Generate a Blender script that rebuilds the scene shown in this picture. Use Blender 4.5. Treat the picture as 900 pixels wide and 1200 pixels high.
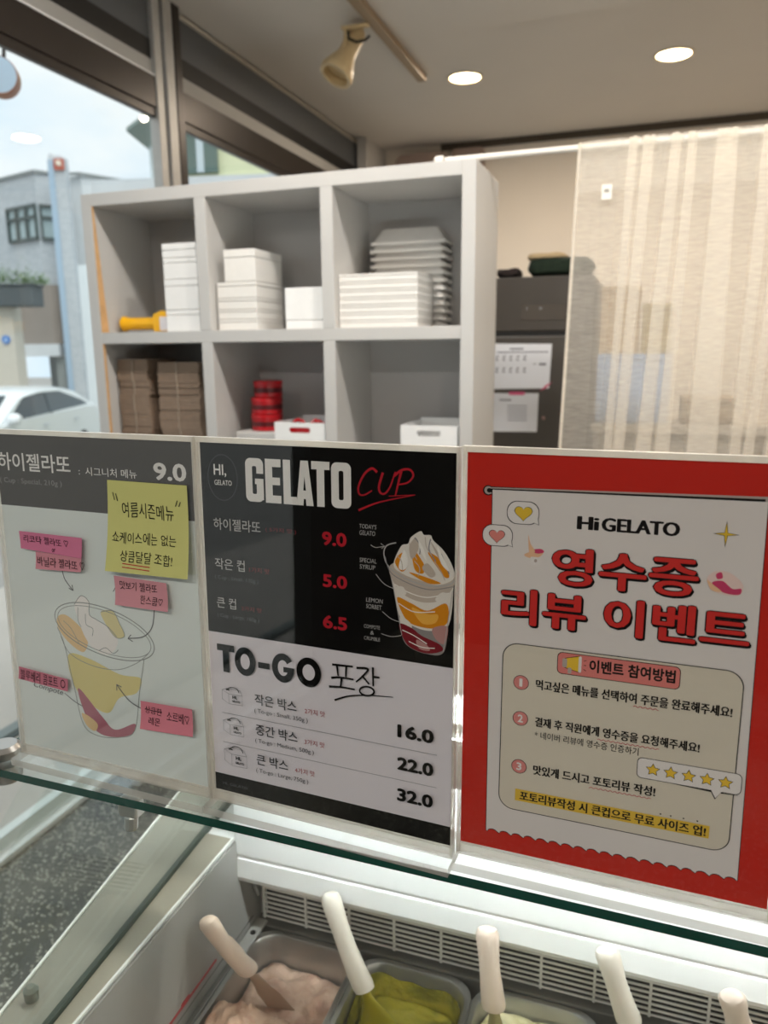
import bpy, math, random
from mathutils import Vector, Matrix, noise
for o in list(bpy.data.objects): bpy.data.objects.remove(o)
sc = bpy.context.scene
COL = sc.collection
R = math.radians
rnd = random.Random(7)

# ------------------------------------------------------------------ camera
CAM = Vector((0, 0, 1.5)); FPX = 884.2855
YAW, PITCH, ROLL = R(19.162), R(11.9306), R(-.5187)
def cam_axes():
    cy, sy = math.cos(YAW), math.sin(YAW)
    f0 = Vector((-sy, cy, 0)); r0 = Vector((cy, sy, 0)); u0 = Vector((0, 0, 1))
    cp, sp = math.cos(PITCH), math.sin(PITCH)
    f = f0*cp - u0*sp; u = u0*cp + f0*sp
    cr, sr = math.cos(ROLL), math.sin(ROLL)
    return r0*cr + u*sr, u*cr - r0*sr, f
r_, u_, f_ = cam_axes()
cd = bpy.data.cameras.new('camera'); cam = bpy.data.objects.new('camera', cd); COL.objects.link(cam)
cam.matrix_world = Matrix(((r_.x, u_.x, -f_.x, CAM.x), (r_.y, u_.y, -f_.y, CAM.y), (r_.z, u_.z, -f_.z, CAM.z), (0, 0, 0, 1)))
cd.sensor_fit = 'VERTICAL'; cd.sensor_height = 36; cd.sensor_width = 27; cd.lens = 36*FPX/1200
cd.clip_start = .02; cd.clip_end = 300
cd.dof.use_dof = True; cd.dof.focus_distance = .6; cd.dof.aperture_fstop = 7.5
sc.camera = cam

# ------------------------------------------------------------------ view, world, lights
sc.view_settings.view_transform = 'Standard'; sc.view_settings.look = 'None'
sc.view_settings.gamma = 1; sc.view_settings.use_curve_mapping = False
sc.view_settings.exposure = 0.0
try:
    sc.cycles.max_bounces = 14; sc.cycles.transparent_max_bounces = 24; sc.cycles.diffuse_bounces = 5
    sc.cycles.caustics_reflective = False; sc.cycles.caustics_refractive = False
    sc.cycles.sample_clamp_indirect = 6
    sc.cycles.use_denoising = True
except Exception: pass
def lin(h):
    h = h.lstrip('#'); c = [int(h[i:i+2], 16)/255 for i in (0, 2, 4)]
    return tuple((x/12.92 if x <= .04045 else ((x+.055)/1.055)**2.4) for x in c)
W = bpy.data.worlds.new('sky'); sc.world = W; W.use_nodes = True
nt = W.node_tree; nt.nodes.clear()
wo = nt.nodes.new('ShaderNodeOutputWorld'); bg = nt.nodes.new('ShaderNodeBackground')
tc = nt.nodes.new('ShaderNodeTexCoord'); nz = nt.nodes.new('ShaderNodeTexNoise'); cr = nt.nodes.new('ShaderNodeValToRGB')
mp = nt.nodes.new('ShaderNodeMapping'); mp.inputs['Scale'].default_value = (1.6, 1.6, 4)
nt.links.new(tc.outputs['Generated'], mp.inputs['Vector']); nt.links.new(mp.outputs[0], nz.inputs['Vector'])
nz.inputs['Scale'].default_value = 1.7; nz.inputs['Detail'].default_value = 5
cr.color_ramp.elements[0].position = .38; cr.color_ramp.elements[0].color = (.70, .86, .99, 1)
cr.color_ramp.elements[1].position = .62; cr.color_ramp.elements[1].color = (.97, 1, 1, 1)
nt.links.new(nz.outputs[0], cr.inputs[0]); nt.links.new(cr.outputs[0], bg.inputs[0]); nt.links.new(bg.outputs[0], wo.inputs[0])
bg.inputs[1].default_value = 1.12
SUN_STRENGTH = 2.2
sd = bpy.data.lights.new('sun', 'SUN'); sd.energy = SUN_STRENGTH; sd.angle = R(40); sd.color = (1, .97, .93)
sun = bpy.data.objects.new('sun', sd); COL.objects.link(sun); sun.rotation_euler = Vector((-.42, .38, -.75)).to_track_quat('-Z', 'Y').to_euler()   # veiled sun, high over the street
DOWNLIGHT_W = 9.0        # power of each ceiling downlight
DOWNLIGHT_EMIT = 9.0
FILL_TUBE_EMIT = 95.0           # unseen fill tube added in the case to light the canopy

# ------------------------------------------------------------------ materials
MATS = {}
def mat(name, color, rough=.5, metal=0, noise_amt=0, noise_scale=20, bump=0, emit=None, estr=0, spec=.5, trans=0):
    if name in MATS: return MATS[name]
    m = bpy.data.materials.new(name); m.use_nodes = True; n = m.node_tree
    b = n.nodes['Principled BSDF']
    c = lin(color) if isinstance(color, str) else color
    b.inputs['Base Color'].default_value = (*c, 1); b.inputs['Roughness'].default_value = rough
    b.inputs['Metallic'].default_value = metal; b.inputs['Specular IOR Level'].default_value = spec
    if emit: b.inputs['Emission Color'].default_value = (*emit, 1); b.inputs['Emission Strength'].default_value = estr
    if noise_amt or bump:
        t = n.nodes.new('ShaderNodeTexCoord'); x = n.nodes.new('ShaderNodeTexNoise'); x.inputs['Scale'].default_value = noise_scale; x.inputs['Detail'].default_value = 4
        n.links.new(t.outputs['Object'], x.inputs['Vector'])
        if noise_amt:
            r = n.nodes.new('ShaderNodeValToRGB')
            r.color_ramp.elements[0].position = .3; r.color_ramp.elements[1].position = .7
            r.color_ramp.elements[0].color = (*[max(0, q*(1-noise_amt)) for q in c], 1)
            r.color_ramp.elements[1].color = (*[min(1, q*(1+noise_amt)) for q in c], 1)
            n.links.new(x.outputs[0], r.inputs[0]); n.links.new(r.outputs[0], b.inputs['Base Color'])
        if bump:
            p = n.nodes.new('ShaderNodeBump'); p.inputs['Strength'].default_value = bump; p.inputs['Distance'].default_value = .01
            n.links.new(x.outputs[0], p.inputs['Height']); n.links.new(p.outputs[0], b.inputs['Normal'])
    MATS[name] = m
    return m
def clear(name, tint, rough=0.0, f0=.04, body=0, bodycol=(.8, .8, .8)):
    """thin clear sheet: straight-through light plus a Schlick reflection; 'body' adds milky scatter"""
    if name in MATS: return MATS[name]
    m = bpy.data.materials.new(name); m.use_nodes = True; n = m.node_tree; n.nodes.clear()
    out = n.nodes.new('ShaderNodeOutputMaterial'); tr = n.nodes.new('ShaderNodeBsdfTransparent'); gl = n.nodes.new('ShaderNodeBsdfGlossy')
    tr.inputs[0].default_value = (*tint, 1); gl.inputs['Roughness'].default_value = rough; gl.inputs[0].default_value = (1, 1, 1, 1)
    lw = n.nodes.new('ShaderNodeLayerWeight'); lw.inputs[0].default_value = .5
    pw = n.nodes.new('ShaderNodeMath'); pw.operation = 'POWER'; pw.inputs[1].default_value = 5
    ma = n.nodes.new('ShaderNodeMath'); ma.operation = 'MULTIPLY_ADD'; ma.inputs[1].default_value = 1-f0; ma.inputs[2].default_value = f0
    n.links.new(lw.outputs['Facing'], pw.inputs[0]); n.links.new(pw.outputs[0], ma.inputs[0])
    mx = n.nodes.new('ShaderNodeMixShader'); n.links.new(ma.outputs[0], mx.inputs[0])
    base = tr
    if body:
        df = n.nodes.new('ShaderNodeBsdfDiffuse'); df.inputs[0].default_value = (*bodycol, 1)
        tl = n.nodes.new('ShaderNodeBsdfTranslucent'); tl.inputs[0].default_value = (*bodycol, 1)
        m2 = n.nodes.new('ShaderNodeMixShader'); m2.inputs[0].default_value = .5
        n.links.new(df.outputs[0], m2.inputs[1]); n.links.new(tl.outputs[0], m2.inputs[2])
        m3 = n.nodes.new('ShaderNodeMixShader'); m3.inputs[0].default_value = body
        n.links.new(tr.outputs[0], m3.inputs[1]); n.links.new(m2.outputs[0], m3.inputs[2]); base = m3
    n.links.new(base.outputs[0], mx.inputs[1]); n.links.new(gl.outputs[0], mx.inputs[2]); n.links.new(mx.outputs[0], out.inputs[0])
    MATS[name] = m
    return m
def terrazzo():
    m = bpy.data.materials.new('dark speckled stone'); m.use_nodes = True; n = m.node_tree; b = n.nodes['Principled BSDF']
    t = n.nodes.new('ShaderNodeTexCoord')
    v = n.nodes.new('ShaderNodeTexVoronoi'); v.inputs['Scale'].default_value = 120
    v2 = n.nodes.new('ShaderNodeTexNoise'); v2.inputs['Scale'].default_value = 2.2
    for q in (v, v2): n.links.new(t.outputs['Object'], q.inputs['Vector'])
    sep = n.nodes.new('ShaderNodeSeparateColor'); n.links.new(v.outputs['Color'], sep.inputs[0])
    # only some cells are pale chips, and each chip is smaller than its cell
    a = n.nodes.new('ShaderNodeMath'); a.operation = 'GREATER_THAN'; a.inputs[1].default_value = .66; n.links.new(sep.outputs[0], a.inputs[0])
    d = n.nodes.new('ShaderNodeMath'); d.operation = 'LESS_THAN'; d.inputs[1].default_value = .42; n.links.new(v.outputs['Distance'], d.inputs[0])
    e = n.nodes.new('ShaderNodeMath'); e.operation = 'MULTIPLY'; n.links.new(a.outputs[0], e.inputs[0]); n.links.new(d.outputs[0], e.inputs[1])
    r = n.nodes.new('ShaderNodeValToRGB'); r.color_ramp.elements[0].color = (*lin('#34342f'), 1); r.color_ramp.elements[1].color = (*lin('#6b675b'), 1)
    r.color_ramp.elements[0].position = .35; r.color_ramp.elements[1].position = .65
    n.links.new(v2.outputs[0], r.inputs[0])
    mx = n.nodes.new('ShaderNodeMix'); mx.data_type = 'RGBA'; n.links.new(e.outputs[0], mx.inputs[0]); n.links.new(r.outputs[0], mx.inputs[6]); mx.inputs[7].default_value = (*lin('#aeaa9c'), 1)
    n.links.new(mx.outputs[2], b.inputs['Base Color']); b.inputs['Roughness'].default_value = .25
    return m
def brick_mat(name, c1, c2, cm, scale):
    m = bpy.data.materials.new(name); m.use_nodes = True; n = m.node_tree; b = n.nodes['Principled BSDF']
    t = n.nodes.new('ShaderNodeTexCoord'); k = n.nodes.new('ShaderNodeTexBrick'); mp = n.nodes.new('ShaderNodeMapping')
    mp.inputs['Rotation'].default_value = (R(90), 0, 0)
    n.links.new(t.outputs['Object'], mp.inputs[0]); n.links.new(mp.outputs[0], k.inputs[0])
    k.inputs['Color1'].default_value = (*lin(c1), 1); k.inputs['Color2'].default_value = (*lin(c2), 1); k.inputs['Mortar'].default_value = (*lin(cm), 1)
    k.inputs['Scale'].default_value = scale; k.inputs['Mortar Size'].default_value = .015
    n.links.new(k.outputs[0], b.inputs['Base Color']); b.inputs['Roughness'].default_value = .8
    return m
def fabric_sheer(name, alpha, color):
    m = bpy.data.materials.new(name); m.use_nodes = True; n = m.node_tree; n.nodes.clear()
    out = n.nodes.new('ShaderNodeOutputMaterial'); tr = n.nodes.new('ShaderNodeBsdfTransparent')
    df = n.nodes.new('ShaderNodeBsdfDiffuse'); df.inputs[0].default_value = (*color, 1)
    tl = n.nodes.new('ShaderNodeBsdfTranslucent'); tl.inputs[0].default_value = (*color, 1)
    m2 = n.nodes.new('ShaderNodeMixShader'); m2.inputs[0].default_value = .5
    n.links.new(df.outputs[0], m2.inputs[1]); n.links.new(tl.outputs[0], m2.inputs[2])
    t = n.nodes.new('ShaderNodeTexCoord'); mp = n.nodes.new('ShaderNodeMapping'); mp.inputs['Scale'].default_value = (35, 35, 500)
    x = n.nodes.new('ShaderNodeTexNoise'); x.inputs['Scale'].default_value = 1; x.inputs['Detail'].default_value = 2
    n.links.new(t.outputs['Object'], mp.inputs[0]); n.links.new(mp.outputs[0], x.inputs['Vector'])
    ma = n.nodes.new('ShaderNodeMath'); ma.operation = 'MULTIPLY_ADD'; ma.inputs[1].default_value = .35; ma.inputs[2].default_value = alpha-.175
    n.links.new(x.outputs[0], ma.inputs[0])
    mx = n.nodes.new('ShaderNodeMixShader'); n.links.new(ma.outputs[0], mx.inputs[0])
    n.links.new(tr.outputs[0], mx.inputs[1]); n.links.new(m2.outputs[0], mx.inputs[2]); n.links.new(mx.outputs[0], out.inputs[0])
    return m

# ------------------------------------------------------------------ mesh builder
class MB:
    def __init__(s): s.v = []; s.f = []; s.m = []
    def add(s, vs, fs, mi=0):
        o = len(s.v); s.v += [tuple(p) for p in vs]
        for f in fs: s.f.append(tuple(i+o for i in f)); s.m.append(mi)
        return s
    def box(s, x0, x1, y0, y1, z0, z1, mi=0):
        vs = [(x0,y0,z0),(x1,y0,z0),(x1,y1,z0),(x0,y1,z0),(x0,y0,z1),(x1,y0,z1),(x1,y1,z1),(x0,y1,z1)]
        return s.add(vs, [(3,2,1,0),(4,5,6,7),(0,1,5,4),(1,2,6,5),(2,3,7,6),(3,0,4,7)], mi)
    def prism(s, poly, fn, d0, d1, mi=0):
        """poly: 2D points; fn(a,b,d)->3D"""
        n = len(poly)
        vs = [fn(a, b, d0) for a, b in poly] + [fn(a, b, d1) for a, b in poly]
        fs = [tuple(range(n))[::-1], tuple(range(n, 2*n))] + [(i, (i+1) % n, n+(i+1) % n, n+i) for i in range(n)]
        return s.add(vs, fs, mi)
    def loft(s, rings, mi=0, cap0=True, cap1=True):
        n = len(rings[0]); vs = [p for r in rings for p in r]; fs = []
        for k in range(len(rings)-1):
            for i in range(n):
                j = (i+1) % n; fs.append((k*n+i, k*n+j, (k+1)*n+j, (k+1)*n+i))
        if cap0: fs.append(tuple(range(n))[::-1])
        if cap1: fs.append(tuple((len(rings)-1)*n+i for i in range(n)))
        return s.add(vs, fs, mi)
    def tube(s, pts, rad, n=12, mi=0, flat=1.0, side=None):
        pts = [Vector(p) for p in pts]; rad = rad if isinstance(rad, (list, tuple)) else [rad]*len(pts); rings = []
        a = None
        for i, p in enumerate(pts):
            t = (pts[min(i+1, len(pts)-1)] - pts[max(i-1, 0)]).normalized()
            if a is None: a = Vector(side) if side else (Vector((0, 0, 1)) if abs(t.z) < .9 else Vector((1, 0, 0)))
            a = (a - t*a.dot(t)).normalized(); b = t.cross(a)
            rings.append([p + a*rad[i]*math.cos(2*math.pi*k/n) + b*rad[i]*flat*math.sin(2*math.pi*k/n) for k in range(n)])
        return s.loft(rings, mi)
    def lathe(s, prof, o, axis=(0, 0, 1), n=24, mi=0):
        ax = Vector(axis).normalized(); a = ax.orthogonal().normalized(); b = ax.cross(a); o = Vector(o)
        return s.loft([[o + ax*h + (a*math.cos(2*math.pi*k/n) + b*math.sin(2*math.pi*k/n))*max(r, 1e-5) for k in range(n)] for r, h in prof], mi)
    def build(s, name, mats, parent=None, loc=(0, 0, 0), bevel=0, smooth=False, local=False, seg=2):
        if parent is not None and not local: loc_sub = parent['_o']
        elif parent is not None: loc_sub = (0, 0, 0)
        else: loc_sub = loc
        L = Vector(loc_sub)
        me = bpy.data.meshes.new(name); me.from_pydata([Vector(p)-L for p in s.v], [], s.f)
        if not isinstance(mats, (list, tuple)): mats = [mats]
        for m in mats: me.materials.append(m)
        for p, mi in zip(me.polygons, s.m): p.material_index = mi; p.use_smooth = smooth
        me.validate(); me.update()
        o = bpy.data.objects.new(name, me); COL.objects.link(o)
        if parent is not None: o.parent = parent if not hasattr(parent, 'root') else parent
        else: o.location = L
        o['_o'] = tuple(L) if parent is None else tuple(loc_sub)
        if smooth:
            es = o.modifiers.new('edges', 'EDGE_SPLIT'); es.split_angle = R(38)
        if bevel:
            b = o.modifiers.new('bevel', 'BEVEL'); b.width = bevel; b.segments = seg; b.limit_method = 'ANGLE'; b.angle_limit = R(40)
        return o
def thing(name, label, cat, loc=(0, 0, 0), rot=None, group=None):
    o = bpy.data.objects.new(name, None); COL.objects.link(o); o.location = loc; o.empty_display_size = .05
    if rot: o.rotation_euler = rot
    o['_o'] = tuple(loc)
    return tag(o, label, cat, group)
def tag(o, label, cat, group=None, kind=None):
    o['label'] = label; o['category'] = cat
    if group: o['group'] = group
    if kind: o['kind'] = kind
    return o
def struct(o): o['kind'] = 'structure'; return o
def kids(o): return [c for c in COL.objects if c.parent == o]
def dup(o, dloc, label=None, rz=0):
    def cp(x, par):
        c = x.copy(); COL.objects.link(c); c.parent = par
        for k in kids(x): cp(k, c)
        return c
    r = cp(o, None); r.location = Vector(o.location) + Vector(dloc); r.rotation_euler.z += rz
    if label: r['label'] = label
    return r
def rrect(cx, cy, hx, hy, r, n=6):
    pts = []
    for sx, sy, a0 in ((1, 1, 0), (-1, 1, 90), (-1, -1, 180), (1, -1, 270)):
        for k in range(n+1):
            a = R(a0 + 90*k/n); pts.append((cx + sx*(hx-r) + r*math.cos(a), cy + sy*(hy-r) + r*math.sin(a)))
    return pts

# ------------------------------------------------------------------ flat printing (lettering and drawing on a sheet)
_fc = bpy.data.curves.new('lettering', 'FONT'); _fo = bpy.data.objects.new('lettering', _fc); COL.objects.link(_fo)
_cache = {}
def glyphs(s, bold=0, shear=0, res=3):
    key = (s, bold, shear, res)
    if key not in _cache:
        _fc.body = s; _fc.size = 1; _fc.offset = bold; _fc.shear = shear; _fc.resolution_u = res
        bpy.context.view_layer.update()
        ev = _fo.evaluated_get(bpy.context.evaluated_depsgraph_get()); me = bpy.data.meshes.new_from_object(ev)
        _cache[key] = ([(v.co.x, v.co.y) for v in me.vertices], [tuple(p.vertices) for p in me.polygons])
        bpy.data.meshes.remove(me)
    return _cache[key]
class Sheet(MB):
    """a sheet in local coordinates: u right, v up (millimetres), lifted towards -Y by layer"""
    def __init__(s, mats, curl=None):
        super().__init__(); s.mats = mats; s.lay = 0.0; s.curl = curl; s.names = list(mats)
    def p(s, u, v, lay=None):
        y = -(s.lay if lay is None else lay)*.000011
        if s.curl: y -= s.curl(u, v)
        return (u*.001, y, v*.001)
    def mi(s, n): return s.names.index(n)
    def poly(s, pts, m):
        s.lay += 1; s.add([s.p(*q) for q in pts], [tuple(range(len(pts)))], s.mi(m)); return s
    def fan(s, pts, m):
        s.lay += 1; c = (sum(p[0] for p in pts)/len(pts), sum(p[1] for p in pts)/len(pts)); n = len(pts)
        s.add([s.p(*q) for q in pts]+[s.p(*c)], [(i, (i+1) % n, n) for i in range(n)], s.mi(m)); return s
    def rect(s, u0, v0, u1, v1, m, nu=1, nv=1):
        s.lay += 1
        vs = [s.p(u0+(u1-u0)*i/nu, v0+(v1-v0)*j/nv) for j in range(nv+1) for i in range(nu+1)]
        fs = [(j*(nu+1)+i, j*(nu+1)+i+1, (j+1)*(nu+1)+i+1, (j+1)*(nu+1)+i) for j in range(nv) for i in range(nu)]
        s.add(vs, fs, s.mi(m)); return s
    def line(s, pts, w, m, closed=False):
        s.lay += 1; n = len(pts); vs = []; fs = []
        w = w if isinstance(w, (list, tuple)) else [w]*n
        for i in range(n):
            a = pts[(i-1) % n] if closed or i > 0 else pts[i]; b = pts[(i+1) % n] if closed or i < n-1 else pts[i]
            dx, dy = b[0]-a[0], b[1]-a[1]; L = math.hypot(dx, dy) or 1; nx, ny = -dy/L*w[i]/2, dx/L*w[i]/2
            vs += [s.p(pts[i][0]+nx, pts[i][1]+ny), s.p(pts[i][0]-nx, pts[i][1]-ny)]
        for i in range(n if closed else n-1):
            j = (i+1) % n; fs.append((2*i, 2*i+1, 2*j+1, 2*j))
        s.add(vs, fs, s.mi(m)); return s
    def curve(s, pts, w, m, k=8, closed=False):
        return s.line(smooth2(pts, k, closed), w, m, closed)
    def text(s, t, u0, v0, u1, v1, m, bold=0, shear=0, slope=0, jit=0, by=None, res=3):
        """lettering whose ink fills the box; bold (share of the letter height) thickens the strokes; slope tilts the line"""
        vs, fs = glyphs(t, 0, shear, res)
        if not vs: return s
        bx = max(0, bold); by = bx if by is None else by
        if bx: dirs = [(math.cos(2*math.pi*k/8), math.sin(2*math.pi*k/8)) for k in range(8)] + [(0, 0)]
        else: dirs = [(0, 0)]
        x0 = min(a for a, b in vs)-bx; x1 = max(a for a, b in vs)+bx; y0 = min(b for a, b in vs)-by; y1 = max(b for a, b in vs)+by
        for dx, dy in dirs:
            s.lay += .2 if bx else 1; out = []
            for a, b in vs:
                fu = (a+dx*bx-x0)/max(1e-6, x1-x0); fv = (b+dy*by-y0)/max(1e-6, y1-y0); u = u0+(u1-u0)*fu; v = v0+(v1-v0)*fv + slope*(fu-.5)
                if jit:
                    q = noise.noise_vector(Vector((u*.09, v*.09, len(t)))); u += q.x*jit; v += q.y*jit
                out.append(s.p(u, v))
            s.add(out, fs, s.mi(m))
        s.lay += 1
        return s
    def ellipse(s, cu, cv, ru, rv, m, rot=0, n=28, line=None):
        c, q = math.cos(rot), math.sin(rot)
        pts = [(cu+ru*math.cos(2*math.pi*k/n)*c-rv*math.sin(2*math.pi*k/n)*q, cv+ru*math.cos(2*math.pi*k/n)*q+rv*math.sin(2*math.pi*k/n)*c) for k in range(n)]
        return s.line(pts, line, m, True) if line else s.poly(pts, m)
    def make(s, name, parent): return s.build(name, [s.mats[n] for n in s.names], parent, local=True)
def smooth2(pts, k=8, closed=False):
    n = len(pts); out = []
    g = (lambda i: pts[i % n]) if closed else (lambda i: pts[max(0, min(n-1, i))])
    for i in range(n if closed else n-1):
        a, b, c, d = g(i-1), g(i), g(i+1), g(i+2)
        for j in range(k):
            t = j/k
            out.append(tuple(.5*((2*b[x])+(-a[x]+c[x])*t+(2*a[x]-5*b[x]+4*c[x]-d[x])*t*t+(-a[x]+3*b[x]-3*c[x]+d[x])*t**3) for x in (0, 1)))
    if not closed: out.append(tuple(pts[-1]))
    return out
def ink(name, c): return mat('ink '+name, c, .7, spec=.08)

M_white = mat('white melamine', '#c3c1be', .45, noise_amt=.02, noise_scale=6)
M_wall = mat('cream wall paint', '#e9e0d4', .8, noise_amt=.02, noise_scale=3)
M_ceil = mat('white ceiling paint', '#d9d5d0', .85, noise_amt=.015, noise_scale=3)
M_darkmetal = mat('dark bronze frame', '#37312d', .35, .4, noise_amt=.08, noise_scale=8)
M_alu = mat('brushed aluminium', '#b9b4ac', .32, .85, noise_amt=.05, noise_scale=30)
M_glass = clear('window glass', (.97, .985, .98), f0=.035)
M_caseglass = clear('display glass', (.97, .988, .98), f0=.04)
M_gedge = mat('green glass edge', '#0d4034', .12, noise_amt=.15, noise_scale=40)
M_acr = clear('clear acrylic', (.985, .985, .98), f0=.04)
M_acredge = clear('acrylic edge', (.93, .92, .90), .3, f0=.015, body=.55, bodycol=lin('#e6e2da'))
M_steel = mat('stainless steel', '#b3b1ad', .3, .9, noise_amt=.05, noise_scale=25)
M_black = mat('black gap', '#0c0b0a', .6, noise_amt=.1)
M_case = mat('white case panel', '#e9ebe9', .35, noise_amt=.01)
M_casegrey = mat('greige case lining', '#94938f', .5, noise_amt=.03, noise_scale=8)

# ------------------------------------------------------------------ room shell
X0, X1, Y0, Y1, ZC = -1.75, 2.2, -3.0, 4.95, 2.77
struct(MB().box(X0-.06, X1+.1, Y0-.1, Y1+.1, -.1, 0).build('floor', terrazzo()))
struct(MB().box(X0-.06, X1+.1, Y0-.1, Y1+.1, ZC, ZC+.12).build('ceiling', M_ceil))
struct(MB().box(X0, X1, Y1, Y1+.1, 0, ZC).build('wall_back', M_wall))
struct(MB().box(X1, X1+.1, Y0, Y1, 0, ZC).build('wall_right', M_wall))
struct(MB().box(X0, X1, Y0-.1, Y0, 0, ZC).build('wall_front', mat('dark walnut wall', '#2f2822', .6, noise_amt=.15, noise_scale=4)))
struct(MB().box(X0, X0+.06, 4.6, Y1, 0, ZC).build('trim_1', M_white))
struct(MB().box(-1.315, X1, Y1-.02, Y1, ZC-.036, ZC).build('trim_2', mat('dark ceiling gap', '#51483d', .7)))
struct(MB().box(X0-.1, X0, Y0, -2.0, 0, ZC).build('wall_left', mat('dark walnut wall', '#2f2822', .6, noise_amt=.15, noise_scale=4)))  # unseen dark pier, added so the middle card reflects something dark
# street window wall: panes, bottom rail, transom beam, mullion pair, blind boxing above the beam
for k, (a, b) in enumerate(((-2.0, 2.565), (2.725, Y1))):
    w = struct(MB().box(X0-.026, X0-.02, a, b, .03, 2.36).build('window_%d' % (k+1), M_glass))
    struct(MB().box(X0-.02, X0, a, b, 0, .016).box(X0-.055, X0-.02, a, b, 0, .006).box(X0-.09, X0-.055, a, b, 0, .045).build('window_rail', mat('pale aluminium', '#dfe2de', .35, .3), w))
    bm = MB().box(X0-.03, X0, a, b, 2.378, 2.484).box(X0-.03, X0-.006, a, b, 2.348, 2.378)
    struct(bm.build('window_frame', M_darkmetal, w, bevel=.003))
    if k == 0: struct(MB().box(X0-.006, X0+.0005, a, b, 2.4845, 2.4895).build('window_bead', mat('bright bead', '#f3f3f6', .4), w))  # near-white strip painted in for the line of daylight on the beam top
    t = MB().box(X0-.05, X0-.01, a, b, 2.491 if k == 0 else 2.484, 2.54, 0).box(X0-.05, X0-.012, a, b, 2.54, 2.607, 1).box(X0-.05, X0-.014, a, b, 2.607, 2.742, 2)
    t.box(X0-.05, X0-.005, a, b, 2.742, 2.756, 3).box(X0-.05, X0-.02, a, b, 2.756, ZC, 1)
    struct(t.build('trim_%d' % (k+3), [mat('grey fascia strip', '#a3a29f', .6), mat('black fascia strip', '#131211', .6), mat('slate fascia panel', '#55585b', .5), mat('pale shadow line', '#b9b4aa', .6)], None))
m1 = MB().box(X0-.035, X0+.006, 2.56, 2.602, 0, ZC, 0).box(X0-.035, X0-.012, 2.602, 2.63, 0, ZC, 1).box(X0-.035, X0+.004, 2.63, 2.685, 0, ZC, 0).box(X0-.035, X0+.008, 2.685, 2.73, 0, ZC, 1)
struct(m1.build('trim_5', [mat('dull aluminium', '#b4b3b0', .45, .35, noise_amt=.05, noise_scale=30), M_darkmetal], None, bevel=.003))

# ------------------------------------------------------------------ white storage shelf
SX, T, PC, YS, SD = -1.6597, .0363, .3941, 2.0, .30
ZT, ZM, TM = 1.9757, 1.5678, .034
rows = [ZM - k*.408 for k in range(4)]           # top faces of the boards
shelf = thing('storage_shelf', 'white open cube storage shelf standing between the window and the curtain', 'shelf', (SX+1.5*PC, YS+SD/2, 0))
XR = SX+3*PC+T
for x in (SX, XR-T):
    sp = MB().box(x, x+T, YS, YS+SD, 0, ZT-.0).build('side_panel', M_white, shelf, bevel=.0015)
tan = mat('tan wood edge', '#d0a676', .6, noise_amt=.12, noise_scale=30)
we = MB().prism([(YS+.001, 1.94), (YS+.006, 1.94), (YS+.032, ZM+.001), (YS+.001, ZM+.001)], lambda a, b, d: (d, a, b), SX+T, SX+T+.004)  # tan strip on the panel's inner face, widening downward
we.prism([(YS+.001, ZM-TM), (YS+.009, ZM-TM), (YS+.009, 1.17), (YS+.001, 1.17)], lambda a, b, d: (d, a, b), SX+T, SX+T+.004)
o = we.build('wood_edging', tan, shelf); o['label'] = 'tan wood edging inside the left panel'
MB().box(SX+T, XR-T, YS, YS+SD, ZT-T, ZT).build('top_board', M_white, shelf, bevel=.0015)
for z in rows:
    MB().box(SX+T, XR-T, YS, YS+SD-.012, z-TM, z).build('shelf_board', M_white, shelf, bevel=.0015)
tops = [ZT-T] + [z-TM for z in rows]
for k in (1, 2):
    for zt, zb in zip(tops[:-1], rows):
        MB().box(SX+k*PC, SX+k*PC+T, YS, YS+SD-.012, zb, zt).build('divider', M_white, shelf, bevel=.0015)
MB().box(SX+T, XR-T, YS+SD-.012, YS+SD-.004, .0, ZT-T).build('back_panel', mat('grey back board', '#b9b7b5', .6), shelf)

# ---- white foam boxes
M_foam = mat('white foam board', '#f1f0ee', .7, noise_amt=.015, noise_scale=60)
M_foamw = mat('warm white card', '#e9e6e1', .7, noise_amt=.015, noise_scale=60)
def carton(x0, x1, y0, y1, z0, z1, label, group, m, lid=.3, rz=0):
    cx, cy = (x0+x1)/2, (y0+y1)/2
    t = thing('foam_box', label, 'box', (cx, cy, z0), None, group)
    h = z1-z0; e = .0005
    MB().box(x0+e, x1-e, y0+e, y1-e, z0+.0008, z1-h*lid-.0012).build('body', m, t, bevel=.0015)
    MB().box(x0, x1, y0, y1, z1-h*lid, z1-.0006).build('lid', m, t, bevel=.002)
    t.rotation_euler.z = rz
    return t
yF = 2.03
zs = [ZM, 1.6315, 1.7215, 1.7825, 1.8245]; nm = ['lowest', 'second from the bottom', 'third from the bottom', 'topmost']
for k in range(4):
    carton(-1.404, -1.286, yF, yF+.2, zs[k], zs[k+1], 'bright white foam box, %s of the tall stack' % nm[k], 'tall stack of white foam boxes', M_foam, .22 if k < 3 else .45, rnd.uniform(-.008, .008))
zs = [ZM, 1.60, 1.628, 1.66, 1.706, 1.797]; nm = ['lowest', 'second from the bottom', 'third from the bottom', 'fourth from the bottom', 'set-back topmost']
for k in range(5):
    a = (-1.222, -1.091) if k < 4 else (-1.195, -1.0915)
    carton(a[0], a[1], yF, yF+.172, zs[k], zs[k+1], 'white box, %s of the deep stack in the middle cell' % nm[k], 'deep stack of white boxes in the middle upper cell', M_foamw, .25)
carton(-1.001, -.874, yF, yF+.18, ZM, 1.6835, 'small single white foam box beside the deep stack in the middle upper cell', None, M_foam, .78)
zs = [ZM+i*.1455/7 for i in range(8)]; nm = ['lowest', 'second from the bottom', 'third from the bottom', 'fourth from the bottom', 'third from the top', 'second from the top', 'topmost']
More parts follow.
